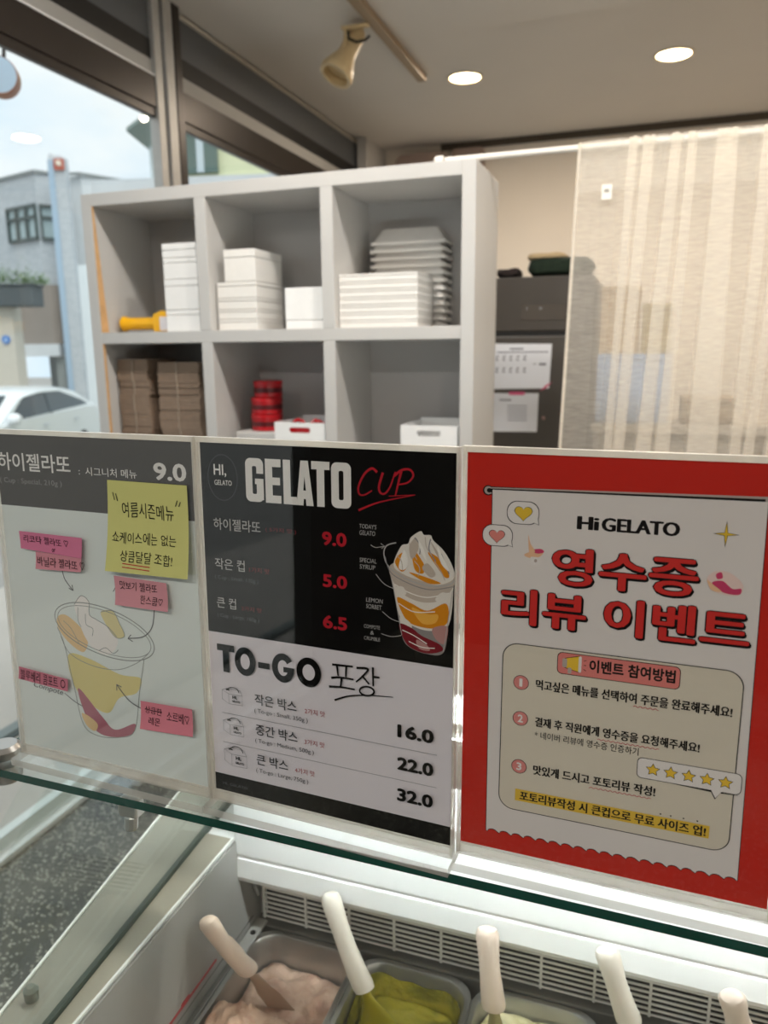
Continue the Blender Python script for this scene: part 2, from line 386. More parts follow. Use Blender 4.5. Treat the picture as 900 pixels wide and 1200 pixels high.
for k in range(7):
    carton(-.834, -.604, yF, yF+.155, zs[k], zs[k+1], 'flat white carton, %s, in the low front stack' % nm[k], 'flat white cartons in the right upper cell', M_foamw, .3, rnd.uniform(-.004, .004))
# ---- upside-down trays behind them
def tray_mesh():
    mb = MB(); hx, hy = .112, .047
    L = [(hx, hy, 0), (hx+.003, hy+.003, .0005), (hx+.003, hy+.003, .0085), (hx-.004, hy-.004, .010), (hx-.026, hy-.022, .046), (hx-.030, hy-.026, .048)]
    rg = [[(x, y, z) for x, y in rrect(0, 0, a, b, .012, 3)] for a, b, z in L]
    inn = [[(x, y, z) for x, y in rrect(0, 0, a, b, .011, 3)] for a, b, z in ((hx-.0055, hy-.0055, .0), (hx-.0065, hy-.0065, .0085), (hx-.0285, hy-.0245, .0445), (hx-.031, hy-.027, .046))]
    mb.loft(rg, 0, False, True); mb.loft(inn[::-1], 0, True, False)
    n = len(rg[0]); mb.add(rg[0]+inn[0], [((i+1) % n, i, n+i, n+(i+1) % n) for i in range(n)])
    return mb
tr0 = None; NT = 12
nm = ['lowest', 'second from the bottom', 'third from the bottom', 'fourth from the bottom', 'fifth from the bottom', 'sixth from the bottom', 'sixth from the top', 'fifth from the top', 'fourth from the top', 'third from the top', 'second from the top', 'topmost, with sloping sides showing,']
for k in range(NT):
    lab = 'upside-down white tray, %s of the nested stack' % nm[k]
    loc = (-.684+rnd.uniform(-.0015, .0015), 2.238, ZM+.001+k*.0216)
    if tr0 is None:
        tr0 = tray_mesh().build('tray', M_foamw, None, loc=(0, 0, 0), smooth=True); tr0.location = loc; tag(tr0, lab, 'tray', 'nested white trays')
    else:
        c = tr0.copy(); COL.objects.link(c); c.location = loc; c['label'] = lab
# ---- folded brown cartons, lower left cell
M_kraft = mat('brown kraft card', '#8d7866', .8, noise_amt=.1, noise_scale=50)
nmz = ['lowest', 'second from the bottom', 'third from the bottom', 'fourth from the bottom', 'fifth from the bottom', 'second from the top', 'topmost']
hs1 = [.052, .05, .062, .05, .044, .032, .035]; hs2 = [.055, .052, .05, .06, .036, .034, .028]
for (xa, xb, hs, w) in ((-1.612, -1.5, hs1, 'next to the left panel'), (-1.462, -1.314, hs2, 'next to the divider')):
    z = rows[1]+.0012
    for k, h in enumerate(hs):
        j = rnd.uniform(-.003, .003)
        t = thing('carton_bundle', 'brown carton bundle, %s in the stack %s' % (nmz[k], w), 'carton', ((xa+xb)/2, 2.13, z), None, 'bundles of flattened brown cartons')
        n = 5
        for q in range(n):
            jj = j+rnd.uniform(-.0015, .0015); a = z+h*q/n
            MB().box(xa+jj, xb+jj, 2.05+rnd.uniform(-.002, .002), 2.2, a+.0004, a+h/n-.0004).build('card_sheet', M_kraft, t)
        xm = xa+(xb-xa)*(.52 if hs is hs1 else .48)
        MB().box(xm+j-.0015, xm+j+.0015, 2.0455, 2.0475, z, z+h-.001).build('twine', mat('pale twine', '#a89a8a', .9), t)
        z += h
# ---- yellow tool on the upper left board
yt = thing('tape_tool', 'yellow plastic hand tool with a white label lying beside the tall foam box stack', 'tool', (-1.55, 2.09, ZM))
M_yel = mat('yellow plastic', '#f2b400', .35, noise_amt=.04)
MB().lathe([(.0, 0), (.020, 0), (.0235, .004), (.0235, .012), (.019, .02), (.0185, .12), (.027, .135), (.029, .15)], (-1.605, 2.085, ZM+.029), (1, .02, 0), 20).build('handle', M_yel, yt, smooth=True)
MB().prism([(-1.475, ZM+.002), (-1.405, ZM+.002), (-1.405, ZM+.062), (-1.445, ZM+.066), (-1.475, ZM+.055)], lambda a, b, d: (a, d, b), 2.06, 2.11).build('body', M_yel, yt, bevel=.004)
o = MB().box(-1.448, -1.406, 2.0575, 2.0595, ZM+.006, ZM+.047).build('paper_label', mat('white label', '#ded9dc', .6), yt)
MB().lathe([(.0, -.0008), (.0145, -.0008), (.0145, .0)], (-1.606, 2.085, ZM+.029), (1, .02, 0), 20).build('bore', mat('orange recess', '#c47a00', .6), yt)
# ---- red tins
M_red = mat('red tin', '#b4161f', .3, noise_amt=.05)
M_dred = mat('dark red print', '#54090f', .35)
zt = rows[1]
bx = tag(MB().box(-1.20, -1.045, 2.06, 2.2, zt+.0012, zt+.105).build('low_carton', M_white, None, loc=(-1.12, 2.13, zt+.0012), bevel=.004), 'low whitish carton under the stack of red tins', 'carton')
for k, (dx, dr, w) in enumerate(((-.004, 0, 'bottom one'), (-.002, 0, 'middle one'), (.004, -.004, 'narrower top one'))):
    z = zt+.1055+k*.0515; c = (-1.122+dx, 2.13, z)
    t = thing('red_tin', 'red tin with a dark band, %s of the three' % w, 'tin', c, None, 'red tins in the middle lower cell')
    r = .048+dr
    MB().lathe([(0, 0), (r-.002, 0), (r, .002), (r, .036), (r-.002, .0365)], c, n=32).build('tin_body', M_red, t, smooth=True)
    MB().lathe([(r+.0006, .014), (r+.0006, .029)], c, n=32).build('printed_band', M_dred, t, smooth=True)
    MB().lathe([(0, .037), (r+.0015, .037), (r+.0015, .049), (r-.002, .0508), (0, .0508)], c, n=32).build('lid', M_red, t, smooth=True)
# ---- white bins with slot handles
M_bin = mat('white plastic', '#efefee', .35)
def bin_(x0, x1, label, z1=1.302):
    y0, y1, z0 = 2.006, 2.2, rows[1]
    t = thing('storage_bin', label, 'bin', ((x0+x1)/2, (y0+y1)/2, z0), None, 'white bins with slot handles')
    th = .003; cx = (x0+x1)/2; zh = z1-.022
    f = MB(); n = 12
    hole = []
    for k in range(n): hole.append((cx+.026+.008*math.sin(math.pi*k/(n-1)), zh+.008*math.cos(math.pi*k/(n-1))))
    for k in range(n): hole.append((cx-.026-.008*math.sin(math.pi*k/(n-1)), zh-.008*math.cos(math.pi*k/(n-1))))
    N = len(hole); outer = []
    for a, b in hole:
        dx, dz = a-cx, b-zh
        s = min((x1-cx)/abs(dx) if abs(dx) > 1e-6 else 9e9, (z1-zh)/abs(dz) if abs(dz) > 1e-6 else 9e9)
        outer.append((cx+dx*s, zh+dz*s))
    vs = [(a, y0, b) for a, b in outer]+[(a, y0, b) for a, b in hole]+[(a, y0+th, b) for a, b in outer]+[(a, y0+th, b) for a, b in hole]
    fs = []
    for i in range(N):
        j = (i+1) % N
        fs += [(i, j, N+j, N+i), (2*N+j, 2*N+i, 3*N+i, 3*N+j), (N+i, N+j, 3*N+j, 3*N+i), (j, i, 2*N+i, 2*N+j)]
    f.add(vs, fs); 
    # corner fillers, because the ring above cuts the corners of the plate
    for (sx, ex) in ((x0, 1), (x1, -1)):
        for zz in (z1, 2*zh-z1):
            pts = sorted(outer, key=lambda p: abs(p[0]-sx)+abs(p[1]-zz))
            a = min((p for p in outer if abs(p[0]-sx) < 1e-6), key=lambda p: abs(p[1]-zz)); b = min((p for p in outer if abs(p[1]-zz) < 1e-6), key=lambda p: abs(p[0]-sx))
            f.add([(sx, y0, zz), (a[0], y0, a[1]), (b[0], y0, b[1]), (sx, y0+th, zz), (a[0], y0+th, a[1]), (b[0], y0+th, b[1])], [(0, 1, 2), (3, 5, 4), (0, 3, 4, 1), (0, 2, 5, 3)])
    f.box(x0, x1, y0, y0+th, z0+.002, 2*zh-z1)
    f.build('front_panel', M_bin, t)
    MB().box(x0, x0+th, y0+th, y1, z0+.002, z1).box(x1-th, x1, y0+th, y1, z0+.002, z1).box(x0+th, x1-th, y1-th, y1, z0+.002, z1+.006).build('side_walls', M_bin, t)
    MB().box(x0+th, x1-th, y0+th, y1-th, z0+.002, z0+.006).build('bottom', M_bin, t)
    return t
bin_(-1.037, -.875, 'white slotted bin holding red packets, beside the red tins')
bin_(-.646, -.4835, 'white slotted bin in the right lower cell of the shelf')
rp = MB(); rp.box(-1.028, -.884, 2.03, 2.05, rows[1]+.012, 1.292); rp.tube([(-1.0+.004*k, 2.06+.02*math.sin(k*.5), 1.296+.008*math.sin(k*.9)) for k in range(28)], .006, 8)
tag(rp.build('red_packet', M_red, None, loc=(-.955, 2.05, rows[1]+.006), bevel=.003), 'red packet seen through the slot of the white bin', 'packet')

# ------------------------------------------------------------------ back room: fridge and what stands round it
fr = thing('fridge', 'tall dark grey fridge with two papers taped on its front', 'fridge', (-.47, 3.2, 0))
M_fr = mat('dark grey enamel', '#4b4641', .35, noise_amt=.03, noise_scale=5)
fx0, fx1, fy = -.76, -.205, 2.9
MB().box(fx0, fx1, fy+.045, fy+.6, .02, 1.77).build('body', mat('charcoal side', '#3a3632', .5), fr, bevel=.006)
d1 = MB().box(fx0, fx1, fy, fy+.042, 1.572, 1.768).build('door', M_fr, fr, bevel=.006)
d2 = MB().box(fx0, fx1, fy, fy+.042, .06, 1.556).build('door', M_fr, fr, bevel=.006)
MB().box(fx0+.004, fx1-.004, fy+.006, fy+.04, 1.5545, 1.574).build('door_gap', M_black, fr)
dp = MB().box(-.462, -.29, fy-.003, fy+.001, 1.612, 1.668).build('control_panel', mat('smoky panel', '#57514b', .2), fr)
SH0 = {'w': mat('ink pale lamp', '#cfd8de', .5)}
s = Sheet(SH0); s.text('00', 67, 38, 76, 46, 'w'); s.text('c', 19, 39, 24, 45, 'w'); o = s.build('readout', [SH0['w']], fr, local=True); o.location = Vector((-.462, fy-.0045, 1.612))-Vector(fr['_o'])
MB().box(fx0+.02, fx1-.02, fy+.02, fy+.5, 0, .02).build('plinth', M_black, fr)
def memo(name, pts, label, marks, tapes):
    cx = sum(p[0] for p in pts)/4; cz = sum(p[1] for p in pts)/4
    t = thing(name, label, 'paper', (cx, fy-.001, cz))
    MB().prism(pts, lambda a, b, d: (a, d, b), fy-.0022, fy-.0012, 0).build('sheet', mat('office paper', '#e4e6ec', .8), t)
    mk = MB()
    for (a, b, w, h) in marks: mk.box(a, a+w, fy-.0026, fy-.0023, b, b+h)
    o = mk.build('writing', mat('ink faded', '#7c7c86', .7), t)
    for q in tapes: MB().prism(q, lambda a, b, d: (a, d, b), fy-.0034, fy-.0028, 0).build('tape', mat('pink tape', '#d0577e', .5), t)
    return t
mk = [(-.555+.007, 1.495, .19, .004), (-.50, 1.506, .05, .006)]
for r0 in (1.466, 1.422):
    for k in range(5): mk += [(-.553+k*.026, r0, .011, .004), (-.551+k*.026, r0+.006, .004, .012), (-.547+k*.026, r0+.014, .006, .004)]
mk += [(-.412, 1.452, .012, .003), (-.39, 1.448, .026, .009)]
memo('notice_paper', [(-.59, 1.359), (-.35, 1.364), (-.345, 1.526), (-.588, 1.53)], 'wider upper white paper with rows of symbols taped to the dark fridge', mk, [[(-.385, 1.352), (-.36, 1.366), (-.338, 1.388), (-.362, 1.376)]])
mk = [(-.535, 1.316, .045, .006)] + [(-.505+.002*(k % 2), 1.296-k*.011, .075, .003) for k in range(6)]
memo('notice_paper', [(-.588, 1.197), (-.39, 1.2), (-.388, 1.345), (-.586, 1.344)], 'smaller lower white paper taped to the dark fridge with pink tape', mk, [[(-.50, 1.338), (-.44, 1.338), (-.44, 1.35), (-.50, 1.35)]])
tag(MB().lathe([(0, 0), (.006, 0), (.007, .003), (.004, .006), (0, .006)], (-.367, fy, 1.253), (0, -1, 0), 14).build('magnet', mat('dull pink', '#8d6f68', .5), None, loc=(-.367, fy, 1.253)), 'tiny round dull pink magnet beside the lower paper on the fridge', 'magnet')
gb = thing('cloth_bag', 'dark green folded cloth bag on top of the dark fridge', 'bag', (-.35, 3.0, 1.771))
def puff(x0, x1, y0, y1, z0, z1, seed, amp=.006, nx=16, ny=8):
    mb = MB(); rings = []
    for i in range(nx+1):
        f = i/nx; x = x0+(x1-x0)*f; e = max(0.12, min(1, math.sqrt(max(0, 1-(2*f-1)**6)))); ring = []
        for k in range(18):
            a = 2*math.pi*k/18; c, s_ = math.cos(a), math.sin(a)
            c = math.copysign(abs(c)**.5, c); s_ = math.copysign(abs(s_)**.5, s_)
            q = noise.noise(Vector((x*30, c*2+seed, s_*2)))*amp
            ring.append((x, (y0+y1)/2+c*(y1-y0)/2*e+q, max(z0, (z0+z1)/2+s_*((z1-z0)/2*e+q))))
        rings.append(ring)
    return mb.loft(rings)
puff(-.457, -.21, 2.92, 3.1, 1.771, 1.838, 3).build('bag_body', mat('dark green cloth', '#1c2b1d', .9, noise_amt=.2, noise_scale=60), gb, smooth=True)
puff(-.46, -.31, 2.94, 3.08, 1.832, 1.856, 5, .003).build('folded_flap', mat('tan paper', '#c8b089', .8), gb, smooth=True)
tag(puff(-.57, -.475, 2.92, 3.05, 1.771, 1.803, 9, .012, 10).build('dark_cloth', mat('dark brown cloth', '#2b2220', .9, noise_amt=.2, noise_scale=50), None, loc=(-.52, 2.98, 1.771), smooth=True), 'small crumpled dark cloth on top of the fridge, left of the green bag', 'cloth')
cab = thing('prep_cabinet', 'low grey cabinet behind the sheer curtain, right of the dark fridge', 'cabinet', (.32, 3.2, 0))
MB().box(-.19, .95, 2.95, 3.45, .04, 1.2).build('body', mat('grey laminate', '#9a958c', .5), cab, bevel=.004)
MB().box(-.195, .96, 2.92, 3.46, 1.201, 1.235).build('countertop', mat('pale counter', '#b8b0a4', .4), cab, bevel=.004)
for k in range(2):
    d = MB().box(-.18+k*.57, .37+k*.57, 2.93, 2.949, .08, 1.17).build('door', mat('grey laminate', '#9a958c', .5), cab, bevel=.003)
    MB().tube([(.34+k*.06, 2.918, .98), (.34+k*.06, 2.918, 1.1)], .006, 10).build('handle', M_steel, d, local=False)
def plainbox(name, x0, x1, y0, y1, z0, z1, c, label, cat):
    t = thing(name, label, cat, ((x0+x1)/2, (y0+y1)/2, z0))
    MB().box(x0, x1, y0, y1, z0, z1-.025).build('body', mat('body '+c, c, .7, noise_amt=.05), t, bevel=.004)
    MB().box(x0-.002, x1+.002, y0-.002, y1+.002, z1-.024, z1).build('lid', mat('lid '+c, c, .6, noise_amt=.05), t, bevel=.004)
    return t
plainbox('storage_box', -.185, .075, 2.96, 3.2, 1.236, 1.487, '#9db2cf', 'light blue storage box behind the sheer curtain, right of the fridge', 'box')
plainbox('cardboard_carton', -.185, -.045, 2.97, 3.18, 1.488, 1.73, '#b7a184', 'taller tan carton on the blue box behind the curtain', 'carton')
plainbox('cardboard_carton', -.035, .07, 2.97, 3.18, 1.488, 1.665, '#a8966f', 'lower tan carton on the blue box behind the curtain', 'carton')
plainbox('storage_box', .12, .30, 3.0, 3.2, 1.236, 1.33, '#a3937e', 'low brown box on the cabinet behind the curtain', 'box')
du = MB().prism(rrect(0, 0, .17, .07, .05, 5), lambda a, b, d: (-1.42+a, d, 2.64+b), 4.85, 5.09).prism(rrect(0, 0, .1, .09, .02, 3), lambda a, b, d: (-1.14+a, d, 2.64+b), 4.9, 5.09)
tag(du.build('air_duct', mat('dusty pink duct', '#a08c82', .6), None, loc=(-1.4, 5.05, 2.64), bevel=.004), 'blurred pinkish beige duct below the ceiling in the far corner', 'duct')

# ---- curtain rod and sheer curtain
rod = thing('curtain_rod', 'thin white curtain rod running from the shelf top to the right', 'rod', (-.5, 2.15, 2.012))
M_rod = mat('white rod', '#ece7df', .35)
MB().tube([(-.56, 2.15, 2.012), (X1-.01, 2.15, 2.012)], .008, 14).build('bar', M_rod, rod, smooth=True)
MB().lathe([(0, 0), (.013, 0), (.013, .02), (.009, .025), (0, .025)], (-.565, 2.15, 2.012), (-1, 0, 0), 16).build('end_cap', M_rod, rod, smooth=True)
MB().box(-.64, -.5, 2.12, 2.18, ZT+.0005, ZT+.012).box(-.57, -.545, 2.135, 2.165, ZT+.012, 2.004).build('bracket', M_rod, rod, bevel=.002)
MB().lathe([(0, 0), (.006, 0), (.007, .003), (.004, .007), (0, .008)], (-.557, 2.134, ZT+.018), (0, -1, .1), 14).build('screw', M_steel, rod, smooth=True)
cu = thing('sheer_curtain', 'translucent cream curtain hanging in folds from the white rod', 'curtain', (.2, 2.15, 1.0))
# cloth path along the rod: flat stretch first, then pleats that fold back over themselves
folds = [(-.072, .026), (-.035, .034), (.03, .030), (.068, .026), (.146, .058), (.238, .034), (.285, .028), (.36, .05), (.45, .05), (.54, .05)]
def cloth(zf, spread):
    pts = []; x = -.203; wob = lambda q: .005*math.sin(q*38+1)
    for (xc, w) in folds:
        w = w*(.8+.35*spread); a = xc-w/2
        for k in range(6): q = x+(a-x)*k/6; pts.append((q, wob(q)))
        for t in range(25):   # one fold laid flat over itself: forward, back under, forward again
            u = t/24; pts.append((a+w*(.5-.5*math.cos(3*math.pi*u)), wob(a)+(.010+.016*spread)*(2*u-1)))
        x = a+w
    pts.append((.70, 0))
    return pts
def curtain(z0, z1, nz, gather, rad=0):
    mb = MB(); rows_ = []
    for j in range(nz+1):
        z = z0+(z1-z0)*j/nz; d = (2.012-z)/1.0
        row = []
        for (x, y) in cloth(z, d):
            xx = x+.045*d*noise.noise(Vector((x*6+.5, 4, 1)))*min(1, (x+.21)/.08)-.026*d*(1-.35*(x+.2)/.9)-.03*d*d*max(0, x+.1)+.006*noise.noise(Vector((x*12, z*2, 0)))*d
            g = .004*noise.noise(Vector((x*160, z*6, 2)))*max(0, 1-abs(z-2.0)/.06)
            row.append((xx, 2.15-.012+y*min(1, .25+d*1.6)+g, z+(.006*noise.noise(Vector((x*140, 3, 0))) if j == nz and gather else 0)))
        rows_.append(row)
    n = len(rows_[0])
    mb.add([p for r in rows_ for p in r], [(j*n+i, j*n+i+1, (j+1)*n+i+1, (j+1)*n+i) for j in range(nz) for i in range(n-1)])
    return mb
M_sheer = fabric_sheer('sheer cream cloth', .36, lin('#faf4ea')); M_sheer2 = fabric_sheer('doubled cream cloth', .38, lin('#faf4ea'))
curtain(.35, 2.024, 40, True).build('cloth', M_sheer, cu, smooth=False)
hb = curtain(1.905, 2.027, 8, True); hb.v = [(x, y+.024, z) for x, y, z in hb.v]; hb.build('rod_pocket', M_sheer2, cu)
edge = MB(); ring = []
for j in range(30):
    z = .35+(2.02-.35)*j/29; d = 2.012-z; ring.append((-.2025-.026*d, 2.137, z))
edge.tube(ring, .004, 6).build('hem', fabric_sheer('hem cloth', .75, lin('#faf4ea')), cu)
MB().box(-.142, -.117, 2.1255, 2.127, 1.878, 1.914).build('care_label', mat('white tag', '#ece8df', .7), cu)
MB().box(-.136, -.124, 2.1245, 2.1254, 1.895, 1.903).build('care_print', mat('ink tag grey', '#9a958c', .7), cu)

# ------------------------------------------------------------------ ceiling lights
M_lamp = mat('lit diffuser', '#fff3d6', .5, emit=(1, .88, .62), estr=DOWNLIGHT_EMIT)
M_ring = mat('white lamp ring', '#d8d0c2', .4)
def downlight(x, y, label, power=1.2, colr=(1, .85, .69)):
    t = thing('downlight', label, 'ceiling light', (x, y, ZC), None, 'round ceiling downlights')
    MB().lathe([(.072, -.0005), (.088, -.0005), (.088, -.004), (.078, -.007), (.072, -.003)], (x, y, ZC), n=36).build('trim_ring', M_ring, t, smooth=True)
    MB().lathe([(0, -.003), (.076, -.003), (.076, -.0015)], (x, y, ZC), n=36).build('diffuser', M_lamp, t)
    l = bpy.data.lights.new('downlight_glow', 'AREA'); l.shape = 'DISK'; l.size = .14; l.energy = DOWNLIGHT_W*power; l.color = colr
    lo = bpy.data.objects.new('downlight_glow', l); COL.objects.link(lo); lo.parent = t; lo.location = (0, 0, -.012)
    return t
downlight(-.905, 3.83, 'round lit downlight in the ceiling nearest the track spotlight')
downlight(.02, 3.872, 'round lit downlight in the ceiling above the curtain')
for x in (-.9, .05, 1.2):  # unseen downlights added as fill light for the cards and shelf
    for y in (1.35, -1.7): downlight(x, y, 'round lit downlight over the counter or the customer area', 1.85, (1, .95, .89))
downlight(1.2, 3.85, 'round lit downlight in the back room beyond the right edge')
tl = thing('track_spotlight', 'cream ceiling track with one unlit adjustable spotlight', 'spotlight', (-1.09, 3.2, ZC))
MB().box(-1.107, -1.067, 2.3, 3.73, ZC-.03, ZC-.0005).build('track', mat('tan track', '#9c8870', .5), tl, bevel=.002)
MB().box(-1.1085, -1.1062, 2.3, 3.72, ZC-.024, ZC-.006).build('track_slot', M_black, tl)
M_spot = mat('cream enamel', '#d6bf94', .4, noise_amt=.02)
ax = Vector((-.08, -.10, -.21)).normalized(); tip = Vector((-1.17, 3.10, 2.735))
MB().lathe([(0, -.02), (.022, -.018), (.034, 0), (.036, .06), (.038, .105), (.046, .125), (.062, .165), (.068, .185), (.066, .2), (.052, .2), (.05, .17), (0, .165)], tip, ax, 28).build('lamp_head', M_spot, tl, smooth=True)
MB().box(-1.21, -1.1, 3.02, 3.05, ZC-.04, ZC-.03).build('mount', M_spot, tl, bevel=.003)
MB().tube([(-1.195, 3.035, ZC-.04), (-1.203, 3.03, 2.64), (-1.205, 3.035, 2.60)], .006, 8).build('yoke', M_spot, tl)
MB().tube([(-1.185, 3.035, ZC-.045), (-1.18, 3.03, ZC-.075), (-1.155, 3.045, ZC-.085), (-1.13, 3.08, ZC-.07), (-1.12, 3.1, ZC-.05)], .005, 8).build('cable', M_black, tl)
MB().lathe([(0, 0), (.013, 0), (.013, .012), (0, .013)], (-1.208, 3.035, 2.60), (-.6, -.8, 0), 14).build('pivot_knob', M_spot, tl, smooth=True)

# ------------------------------------------------------------------ gelato display case
case = thing('display_case', 'white glass-topped gelato display case with a lit interior', 'display case', (.2, .55, 0))
XE = -.5; XW = 1.0
MB().box(-.625, XW, .10, 1.0, .02, .52).build('cabinet_body', M_case, case, bevel=.006)
def sk(x, y): return x-(.14 if x < -.58 else .065)*(y-.794)         # the outer end runs slightly askew
def strip(mb, xa, xb, ya, yb, z0, z1, mi=0, inner=None):
    return mb.prism([(sk(xa, ya), ya), (xb if inner else sk(xb, ya), ya), (xb if inner else sk(xb, yb), yb), (sk(xa, yb), yb)], lambda a, b, d: (a, b, d), z0, z1, mi)
strip(MB(), -.626, XE-.001, .10, 1.0, .521, .846, 0, True).build('end_panel', M_case, case, bevel=.005)
strip(MB(), -.622, -.5495, .13, .99, .8465, .852).build('rim_cover', mat('greige rim', '#918f85', .35), case, bevel=.002)
strip(MB(), -.626, -.6225, .13, .99, .8465, .8535).build('rim_edge', mat('white edge trim', '#eef0ec', .3), case, bevel=.001)  # thin white strip painting the highlight on the rim's outer edge
strip(MB(), -.5425, XE-.004, .25, .80, .8465, .850, 0, True).build('rim_cover', mat('cream rim', '#9c9687', .4), case, bevel=.002)
MB().box(XE-.0038, XE-.0006, .13, .80, .8465, .8508).build('rim_edge', mat('white edge trim', '#eef0ec', .3), case, bevel=.001)  # white strip again, a painted highlight along the inner edge
strip(MB(), -.549, -.543, .2, .99, .846, .855).build('gasket', mat('dark green gasket', '#3a443c', .5), case)
MB().box(XE-.0005, XE+.003, .16, .86, .53, .8455).build('end_lining', M_casegrey, case)
MB().box(XE+.003, XE+.0036, .16, .835, .7005, .7025).build('lining_seam', mat('seam grey', '#6b6a66', .6), case)
o = MB().box(XE+.003, XE+.0037, .56, .735, .712, .7155).box(XE+.003, XE+.0037, .655, .672, .7155, .719).build('red_sticker', mat('red sticker', '#a3252c', .5), case); o['label'] = 'red strip sticker on the inner end wall'
MB().box(XE, XW, .10, .16, .521, .846).build('front_panel', M_case, case, bevel=.004)
MB().box(XE, XW, .88, 1.0, .521, .78).build('rear_panel', M_case, case)
MB().box(XE+.003, XW, .16, .88, .521, .54).build('well_floor', M_steel, case)
# rear canopy
cp = [(.80, 1.108), (.80, .8265), (.8035, .8235), (.80, .8205), (.799, .792), (.802, .784), (.812, .78), (.99, .781), (.99, 1.108)]
MB().prism(cp, lambda a, b, d: (d, a, b), XE+.001, XW).build('canopy', mat('gloss white canopy', '#f4f6f6', .25), case, bevel=.0015)
# vent grille: dark back, pale slats and ribs
MB().box(XE+.012, XW, .862, .879, .665, .779).build('vent_back', mat('vent dark', '#050505', .9), case)
gr = MB()
for k in range(11): z = .6935+k*.0078; gr.box(XE+.012, XW, .8475, .8490, z, z+.0027)
x = -.485
while x < XW: gr.box(x-.0016, x+.0016, .8465, .8500, .692, .7785); x += .0665
gr.build('vent_grille', mat('pale grey plastic', '#dcd9d3', .45), case)
MB().tube([(-.49, .84, .735), (-.492, .835, .752), (-.487, .838, .762), (-.478, .846, .762)], .0028, 8).build('sensor_cable', mat('grey cable', '#8f8f8c', .5), case, smooth=True)
# pan deck
dk = MB().box(XE+.003, XW, .838, .861, .655, .688)
dk.box(XE+.003, XE+.012, .44, .838, .655, .687)
dk.build('pan_deck', mat('dull steel deck', '#86847f', .4, .6, noise_amt=.06), case, bevel=.002)
MB().box(XE+.004, XE+.022, .78, .845, .688, .692).build('corner_bracket', mat('grey bracket', '#a9a7a2', .45), case, bevel=.002)
MB().lathe([(0, 0), (.004, 0), (.004, .001), (0, .0012)], (XE+.013, .815, .692), n=12).build('screw', M_black, case)
# glass
tg = MB()
ya, yb = .490, .462
v = [(-.585, ya, 1.112), (XW+.02, yb, 1.112), (XW+.02, 1.0, 1.112), (-.585, 1.0, 1.112)]
v += [(a, b, 1.12) for a, b, c in v]
tg.add(v, [(3, 2, 1, 0), (4, 5, 6, 7)], 0); tg.add(v, [(0, 1, 5, 4), (1, 2, 6, 5), (2, 3, 7, 6), (3, 0, 4, 7)], 1)
o = tg.build('top_glass', [M_caseglass, M_gedge], case); o['label'] = 'clear glass top with a dark green edge'
fg = MB().prism([(.484, 1.111), (.489, 1.111), (.125, .853), (.119, .853)], lambda a, b, d: (d, a, b), -.50, XW)
fg.build('front_glass', M_caseglass, case)
MB().prism([(.49, 1.111), (.99, 1.111), (.99, .856), (.2, .856), (.2, .909)], lambda a, b, d: (sk(d, a), a, b), -.5488, -.5432).build('side_glass', clear('side glass', (.97, .988, .98), f0=.012), case)
MB().lathe([(0, -.018), (.012, -.018), (.014, -.014), (.014, -.0005), (0, -.0005)], (-.571, .512, 1.112), n=20).lathe([(0, .0005), (.016, .0005), (.016, .008), (.012, .012), (0, .012)], (-.571, .512, 1.12), n=20).build('glass_clamp', M_steel, case, smooth=True)
MB().box(-.428, -.408, .495, .508, 1.094, 1.1115).tube([(-.418, .501, 1.094), (-.418, .499, 1.08)], .006, 10).build('glass_bracket', M_steel, case, bevel=.002)
MB().lathe([(0, 0), (.0065, 0), (.0075, .012), (.004, .016), (0, .016)], (-.562, .50, .852), n=14).build('rim_peg', mat('grey peg', '#6f776f', .5), case, smooth=True)
M_fill = mat('lit case tube', '#ffffff', .5, emit=(.94, .99, 1), estr=FILL_TUBE_EMIT)
MB().tube([(-.45, .715, 1.094), (XW-.05, .715, 1.094)], .011, 12).build('lamp_tube', M_fill, case, smooth=True)  # unseen tube added behind the cards to brighten the canopy
MB().box(-.48, XW-.02, .705, .725, 1.1055, 1.1115).box(-.48, XW-.02, .688, .691, 1.058, 1.1115).box(-.48, XW-.02, .691, .7235, 1.058, 1.0605).build('lamp_holder', M_case, case)  # unseen lip added to keep the tube's light off the pans

